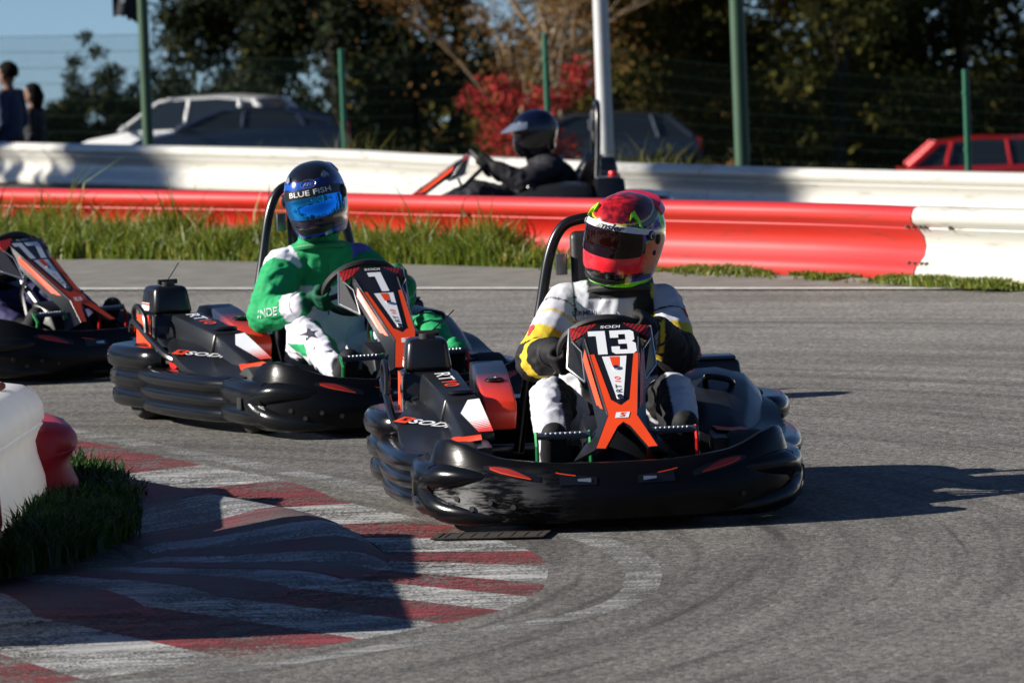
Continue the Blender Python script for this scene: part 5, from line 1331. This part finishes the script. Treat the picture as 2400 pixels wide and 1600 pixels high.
# ------------------------------------------------------------------ trees and shrubs
def leaf_mat(name, c, isl=.5, tr=.3): return mat(name, c, .8, transl=tr, island=isl, spec=.08)
L_PINE = leaf_mat('pine_needles', (.013, .019, .008), .55, .15); L_OLIVE = leaf_mat('olive_leaves', (.090, .082, .018), .55); L_BROWN = leaf_mat('dry_leaves', (.15, .080, .026), .6)
L_DEEP = leaf_mat('deep_leaves', (.030, .034, .010), .6, .25); L_RED = leaf_mat('red_leaves', (.36, .035, .035), .5); L_YEL = leaf_mat('yellow_leaves', (.22, .19, .02), .5); L_GRN = leaf_mat('bank_leaves', (.060, .085, .014), .55)
BARK = mat('bark', (.060, .045, .032), .9, var=.35, vscale=20, bump=.6); BARKP = mat('pale_bark', (.22, .16, .10), .85, var=.3, vscale=15, bump=.5); BARKD = mat('dark_bark', (.022, .018, .014), .9, bump=.5)
def leaves_arr(n, clumps, size, stretch=1.6, up=0.0):
    """n leaf quads scattered through ellipsoid clumps (x,y,z,r,weight)"""
    C = np.array([c[:4] for c in clumps]); w = np.array([c[3] ** 2 for c in clumps]); w /= w.sum()
    idx = rng.choice(len(C), n, p=w); d = rng.normal(size=(n, 3)); d /= np.linalg.norm(d, axis=1)[:, None]; rad = rng.random(n) ** .45
    P = C[idx, :3] + d * (C[idx, 3] * rad)[:, None] * np.array([1, 1, .75])
    a = rng.normal(size=(n, 3)); a[:, 2] += up; a /= np.linalg.norm(a, axis=1)[:, None]; b_ = rng.normal(size=(n, 3)); b_ -= a * (a * b_).sum(1)[:, None]; b_ /= np.linalg.norm(b_, axis=1)[:, None]
    s = size * (.6 + .8 * rng.random(n)); A = a * (s * stretch)[:, None]; Bv = b_ * (s * .5)[:, None]
    V = np.stack([P, P + A * .5 + Bv, P + A, P + A * .5 - Bv], 1).reshape(-1, 3); F = np.arange(4 * n).reshape(-1, 4); return V, F
def limbs(mb, p, d, L_, r, depth, ends, spread=.5, nseg=4):
    p = Vector(p); d = Vector(d).normalized(); pts = [p]; rad = [r]
    for k in range(nseg):
        d = (d + Vector((random.uniform(-1, 1), random.uniform(-1, 1), random.uniform(-.5, .7))) * .16).normalized(); p = p + d * (L_ / nseg); pts.append(p); rad.append(r * (1 - .55 * (k + 1) / nseg))
    mb.tube(pts, rad, 6 if r > .03 else 4)
    if depth == 0: ends.append(p); return
    for k in range(random.choice((2, 3, 3))):
        q = pts[random.randint(1, nseg)]; nd = (d + Vector((random.uniform(-1, 1), random.uniform(-1, 1), random.uniform(-.35, .8))) * spread * 1.7).normalized()
        limbs(mb, q, nd, L_ * random.uniform(.55, .8), r * .55, depth - 1, ends, spread, nseg); ends.append(q)
def tree(name, X, Y, label, h, crown_r, leaf, n, size, bark=BARK, trunk_r=.14, lean=(0, 0, 1), depth=3, fill=(.1, 1.0), extra=None, cat='tree', group='trees beyond the parked cars', z=None, clr=.75, stretch=1.6):
    z = terr(X, Y) - .05 if z is None else z; o = empty(name, (X, Y, z)); tag(o, label, cat, group)
    mb = MB(); ends = []
    limbs(mb, (0, 0, 0), lean, h * .55, trunk_r, depth, ends, .55); mb.build('trunk', bark, o)
    cl = []
    for e in ends:
        cl.append((e.x, e.y, e.z, clr * random.uniform(.5, 1.1)))
    for k in range(22):
        a = random.uniform(0, 6.28); rr = crown_r * math.sqrt(random.random()); cl.append((rr * math.cos(a), rr * math.sin(a), h * random.uniform(*fill), clr * random.uniform(.5, 1.2)))
    if n:
        V, F = leaves_arr(int(n * 2.6), cl, size * .60, stretch); np_mesh('crown', V, F, leaf, o)
    if extra:
        m2, n2, s2 = extra; V, F = leaves_arr(int(n2 * 1.8), cl, s2 * .7, stretch); np_mesh('dry_foliage', V, F, m2, o)
    return o
random.seed(21)
TG = 'trees beyond the parked cars'
# dark pines on the left
tree('pine_tree', -3.0, 124, 'tall dense dark pine filling the view above the white hatchback', 9, 2.6, L_PINE, 17000, .13, BARKD, .22, fill=(.05, .7), extra=(L_BROWN, 700, .09), clr=1.0, stretch=2.2)
tree('pine_tree', -5.6, 127, 'dark pine at the edge of the open sky', 6.5, 1.3, L_PINE, 9000, .12, BARKD, .16, fill=(.02, .55), extra=(L_OLIVE, 900, .10), clr=.7, stretch=2.2)
tree('pine_tree', -.9, 128, 'dark pine with rusty cones behind the dark blue saloon', 9, 1.8, L_PINE, 9000, .13, BARKD, .20, fill=(.15, .8), extra=(L_BROWN, 900, .09), clr=.75, stretch=2.2)
for x, y, h, lab_ in ((-9.05, 130, 2.2, 'shortest young pine, alone against the open sky'), (-8.25, 130, 3.0, 'slender young pine between the shortest one and the pine wood'), (-7.4, 130, 2.9, 'bushy young pine touching the dark pine wood')):
    tree('young_pine', x, y, lab_, h, .45, L_PINE, 2600, .08, BARKD, .035, depth=2, fill=(.05, .75), extra=(L_OLIVE, 350, .07), group='young pines against the sky', clr=.30, stretch=2.4)
tree('pine_tree', -2.3, 133, 'thin dark pine closing the gap between the two dense pines', 9, 1.5, L_PINE, 4500, .13, BARKD, .16, fill=(.1, .8), clr=.8, stretch=2.2)
# brown winter wood in the middle
tree('bare_tree', 1.15, 118, 'bare pale-barked tree with crooked branches behind the red shrub', 6.5, 1.6, L_BROWN, 1500, .09, BARKP, .12, lean=(.05, 0, 1), depth=4, fill=(.1, .7), clr=.6)
tree('bare_tree', .3, 120, 'bare tan tree with fine tangled twigs left of the pale post', 5.5, 1.4, L_BROWN, 1500, .08, BARKP, .08, lean=(-.2, 0, 1), depth=4, fill=(.1, .7), clr=.6)
tree('bare_tree', -.4, 117, 'thin bare tree leaning over the fence by the dark pines', 5.0, 1.2, L_BROWN, 900, .08, BARKP, .06, lean=(.35, 0, 1), depth=4, fill=(.1, .7), clr=.6)
tree('oak_tree', 3.6, 122, 'olive brown leafy oak between the two tall posts', 8, 2.4, L_OLIVE, 12000, .12, BARK, .18, fill=(.0, .65), extra=(L_BROWN, 3500, .10), clr=.85)
tree('oak_tree', 2.1, 126, 'sparse brownish oak standing behind the bare trees', 7.5, 2.0, L_OLIVE, 6000, .12, BARK, .15, fill=(.0, .65), extra=(L_BROWN, 4500, .10), clr=.8)
tree('oak_tree', 6.3, 121, 'mid green oak right of the dark green post', 8.5, 2.3, L_DEEP, 12000, .12, BARKD, .20, fill=(.0, .65), extra=(L_OLIVE, 5000, .12), clr=.85)
tree('oak_tree', 9.0, 123, 'shady dark oak behind the red hatchback', 9, 2.2, L_DEEP, 15000, .13, BARKD, .22, fill=(.0, .65), extra=(L_OLIVE, 1300, .11), clr=.85)
tree('oak_tree', 11.2, 128, 'dark oak with a few yellow leaves at the wood edge', 9, 2.0, L_DEEP, 9000, .13, BARKD, .20, fill=(.0, .65), extra=(L_YEL, 700, .10), clr=.8)
tree('oak_tree', 7.6, 134, 'far oak closing the wood behind the shady trees', 9, 2.6, L_DEEP, 9000, .16, BARKD, .2, fill=(.0, .6), clr=1.0)
tree('oak_tree', 4.6, 136, 'far brown oak glimpsed through the olive trees', 9, 2.6, L_OLIVE, 8000, .16, BARKD, .2, fill=(.0, .6), extra=(L_BROWN, 3000, .13), clr=1.0)
# trees beside the straight, outside the frame, whose shade crosses the white rail
tree('oak_tree', -46.0, 48.3, 'tall oak beside the back straight shading the white rail', 24, .8, L_DEEP, 1500, .5, BARK, .2, fill=(.85, .97), clr=.8, depth=0, group='trees beside the back straight')
tree('oak_tree', -52.0, 59.9, 'tall oak beside the back straight shading the standing people', 24, .8, L_DEEP, 1500, .5, BARK, .2, fill=(.85, .97), clr=.8, depth=0, group='trees beside the back straight')
# red shrub
tree('red_shrub', .40, 92, 'bright red-leaved shrub growing behind the far driver', 1.75, .60, L_RED, 1100, .085, BARK, .03, depth=3, fill=(.35, .95), cat='shrub', group=None, clr=.28, extra=(L_BROWN, 300, .07))
# undergrowth and bank grass beyond the fence
def scrub(name, pts, n, size, m, label, r):
    cl = [(x, y, terr(x, y) + random.uniform(.0, .3 if r < 1.2 else 2.6), random.uniform(.5, 1.1) * r) for x, y in pts]; V, F = leaves_arr(n, cl, size, 1.8, .6); o = np_mesh(name, V, F, m); tag(o, label, 'scrub', kind='stuff'); return o
scrub('undergrowth', [(random.uniform(-3, 15), random.uniform(128, 142)) for _ in range(110)], 26000, .16, L_OLIVE, 'olive hedge mass closing the far edge of the wood', 1.3)
scrub('undergrowth', [(random.uniform(-2, 13), random.uniform(113, 127)) for _ in range(70)], 16000, .10, L_DEEP, 'dark tangled undergrowth below the wood', .7)
scrub('undergrowth', [(random.uniform(-2.5, 4.5), random.uniform(112, 118)) for _ in range(40)], 6000, .09, L_BROWN, 'brown dead bracken below the bare trees', .55)

# ------------------------------------------------------------------ grass
def blade_mat(name, c, tip):
    m = bpy.data.materials.new(name); m.use_nodes = True; nt = m.node_tree; N = nt.nodes; L = nt.links; b = N['Principled BSDF']
    g = N.new('ShaderNodeNewGeometry'); r = N.new('ShaderNodeValToRGB'); r.color_ramp.elements[0].color = (*c, 1); r.color_ramp.elements[1].color = (*tip, 1); e = r.color_ramp.elements.new(.6); e.color = (*[x * 1.5 for x in c], 1)
    L.new(g.outputs['Random Per Island'], r.inputs['Fac']); L.new(r.outputs['Color'], b.inputs['Base Color']); b.inputs['Roughness'].default_value = .5
    t = N.new('ShaderNodeBsdfTranslucent'); L.new(r.outputs['Color'], t.inputs['Color']); ms = N.new('ShaderNodeMixShader'); ms.inputs['Fac'].default_value = .45
    L.new(b.outputs['BSDF'], ms.inputs[1]); L.new(t.outputs['BSDF'], ms.inputs[2]); L.new(ms.outputs['Shader'], N['Material Output'].inputs['Surface']); return m
def blades(name, P, Hh, m, width=.006, lean=.45, kind='stuff'):
    n = len(P); a = rng.random(n) * 6.283; ln = lean * (.3 + rng.random(n)); w = width * (.6 + .8 * rng.random(n))
    dx, dy = np.cos(a) * ln, np.sin(a) * ln; b_ = rng.random(n) * 6.283; sx, sy = np.cos(b_) * w, np.sin(b_) * w; V = np.zeros((n, 5, 3))
    V[:, 0] = P + np.stack([-sx, -sy, 0 * sx], 1); V[:, 1] = P + np.stack([sx, sy, 0 * sx], 1)
    md = P + np.stack([dx * Hh * .28, dy * Hh * .28, Hh * .58], 1); V[:, 2] = md + np.stack([sx * .8, sy * .8, 0 * sx], 1); V[:, 3] = md - np.stack([sx * .8, sy * .8, 0 * sx], 1)
    V[:, 4] = P + np.stack([dx * Hh, dy * Hh, Hh * (1 - .25 * ln)], 1)
    b0 = np.arange(n) * 5; Q = np.concatenate([np.stack([b0, b0 + 1, b0 + 2], 1), np.stack([b0, b0 + 2, b0 + 3], 1), np.stack([b0 + 3, b0 + 2, b0 + 4], 1)])
    o = np_mesh(name, V.reshape(-1, 3), Q, m); tag(o, kind=kind); return o
GB = blade_mat('verge_blades', (.085, .125, .012), (.28, .25, .05)); GB2 = blade_mat('infield_blades', (.012, .040, .006), (.07, .13, .012)); GB3 = blade_mat('dry_blades', (.10, .085, .025), (.22, .17, .06))
# verge between the gutter and the red rail
redp = catmull([(-14, 54.0), (-7, 45.9), (-3.24, 40.94), (-1.51, 38.72), (-.59, 37.33), (.27, 36.08), (1.62, 34.14), (2.15, 33.17), (2.62, 32.38), (4.0, 30.2)], 12)
def polyx(P, X): return np.interp(X, [p.x for p in P], [p.y for p in P])
n = 52000; X = rng.uniform(-5.0, .70, n); yr = polyx(redp, X) - .14; yg = polyx(GE, X); u = rng.random(n); Y = yg + (yr - yg) * u
ok = (yr - yg > .04) & (X < .34 + rng.normal(size=n) * .12 - .25 * u); X, Y, u = X[ok], Y[ok], u[ok]
cl_ = np.array([noise.noise(Vector((x * 2.6, y * 2.6, 0))) for x, y in zip(X, Y)])
Hh = (.045 + .13 * rng.random(len(X)) ** 1.5) * (1 + .9 * u) * (1 + .7 * cl_)
tall = rng.random(len(X)) < .03; Hh[tall] *= 1.7; Hh *= np.interp(X, [-3, 0, .45], [1.15, 1.0, .75])
tag(blades('verge_grass', np.stack([X, Y, np.full(len(X), .022)], 1), np.maximum(Hh * .86, .02), GB, .007, .5), 'tall uncut sunlit grass in front of the red rail', 'grass')
mb = MB(); vs_ = []; fs = []
xs = np.linspace(-6, 4.2, 70)
for x in xs: vs_ += [(x, polyx(GE, x), .026), (x, polyx(redp, x) + .25, .02)]
for i in range(len(xs) - 1): fs.append((2 * i, 2 * i + 2, 2 * i + 3, 2 * i + 1))
mb.add(vs_, fs); tag(mb.build('verge_soil', mat('verge_soil', (.06, .05, .03), .95, var=.4, vscale=8), smooth=False), kind='structure')
n = 9000; X = rng.uniform(.1, 2.9, n); Y = polyx(redp, X) - .16 - np.abs(rng.normal(size=n)) * .16; cl_ = np.array([noise.noise(Vector((x * 3, y * 3, 5))) for x, y in zip(X, Y)]); ok = cl_ > -.34; X, Y, cl_ = X[ok], Y[ok], cl_[ok]
tag(blades('low_grass', np.stack([X, Y, np.full(len(X), .02)], 1), .012 + .042 * rng.random(len(X)) * (1 + cl_), GB, .006, .8), 'thin low grass at the foot of the red rail', 'grass')
# infield tuft round the plastic blocks
n = 34000; Y = rng.uniform(18.5, 23.2, n); X = np.interp(Y, [18.5, 18.8, 19.2, 19.6, 20.3, 21.5, 22.4, 23.2], [-2.1, -1.74, -1.50, -1.37, -1.28, -1.30, -1.42, -1.62]) + rng.normal(size=n) * .035 - rng.random(n) ** 1.4 * 1.3
Pp = np.stack([X, Y], 1); ok = (np.abs(X + 1.77) > .15) | (Y > 22.4) | (Y < 17.4); Pp = Pp[ok]
cl_ = np.array([noise.noise(Vector((p[0] * 3, p[1] * 3, 9))) for p in Pp]); Hh = (.035 + .10 * rng.random(len(Pp)) ** 1.4) * (1 + .7 * cl_) * np.interp(Pp[:, 1], [19.5, 20.5, 21.5], [1.0, .75, .6])
tag(blades('infield_grass', np.concatenate([Pp, np.full((len(Pp), 1), .03)], 1), Hh, GB2, .005, .6), 'thick dark green grass around the plastic barrier blocks', 'grass')
# weeds on the bank behind the white rail
n = 9000; X = rng.uniform(-6, 6.5, n); wp = catmull([(-20, 92), (-9, 72.5), (-5.16, 65.7), (-3.24, 62.3), (-1.5, 59.2), (-.69, 57.1), (.94, 53.2), (2.41, 50.3), (3.87, 47.8), (8, 41)], 8)
Y = polyx(wp, X) + .5 + rng.random(n) * 6.5; Z = np.array([terr(x, y) for x, y in zip(X, Y)]); cl_ = np.array([noise.noise(Vector((x * 1.1, y * .5, 4))) for x, y in zip(X, Y)])
Hh = (.10 + .28 * rng.random(n) ** 1.4) * np.clip(.9 + 1.3 * cl_, .15, 2); Hh *= np.interp(X, [-5, -3.5, 0, 2, 4], [.5, 1.0, 1.4, .8, .4])
half_ = n // 2
tag(blades('bank_grass', np.stack([X, Y, Z], 1)[:half_], Hh[:half_], GB, .008, .5), 'tufted weeds on the bank behind the white rail', 'grass')
tag(blades('bank_straw', np.stack([X, Y, Z], 1)[half_:], Hh[half_:] * 1.1, GB3, .006, .5), 'dry straw stems on the bank behind the white rail', 'grass')

# ------------------------------------------------------------------ unseen wood added round the circuit to cut low sky light and darken reflections
def dimming_wood_ring():
    cl = []
    for k in range(150):
        a = R(random.uniform(24, 336)); rr = random.uniform(46, 62); x = rr * math.sin(a); y = 18 + rr * math.cos(a)
        for q in range(3): cl.append((x + random.uniform(-1.5, 1.5), y + random.uniform(-1.5, 1.5), terr(x, y) + random.uniform(.8, 8.5), random.uniform(1.6, 2.8)))
    V, F = leaves_arr(26000, cl, .75, 1.5); return np_mesh('unseen_wood', V, F, L_DEEP)
tag(dimming_wood_ring(), 'unseen wood mass added round the circuit to dim sky light and reflections', 'wood', kind='stuff')
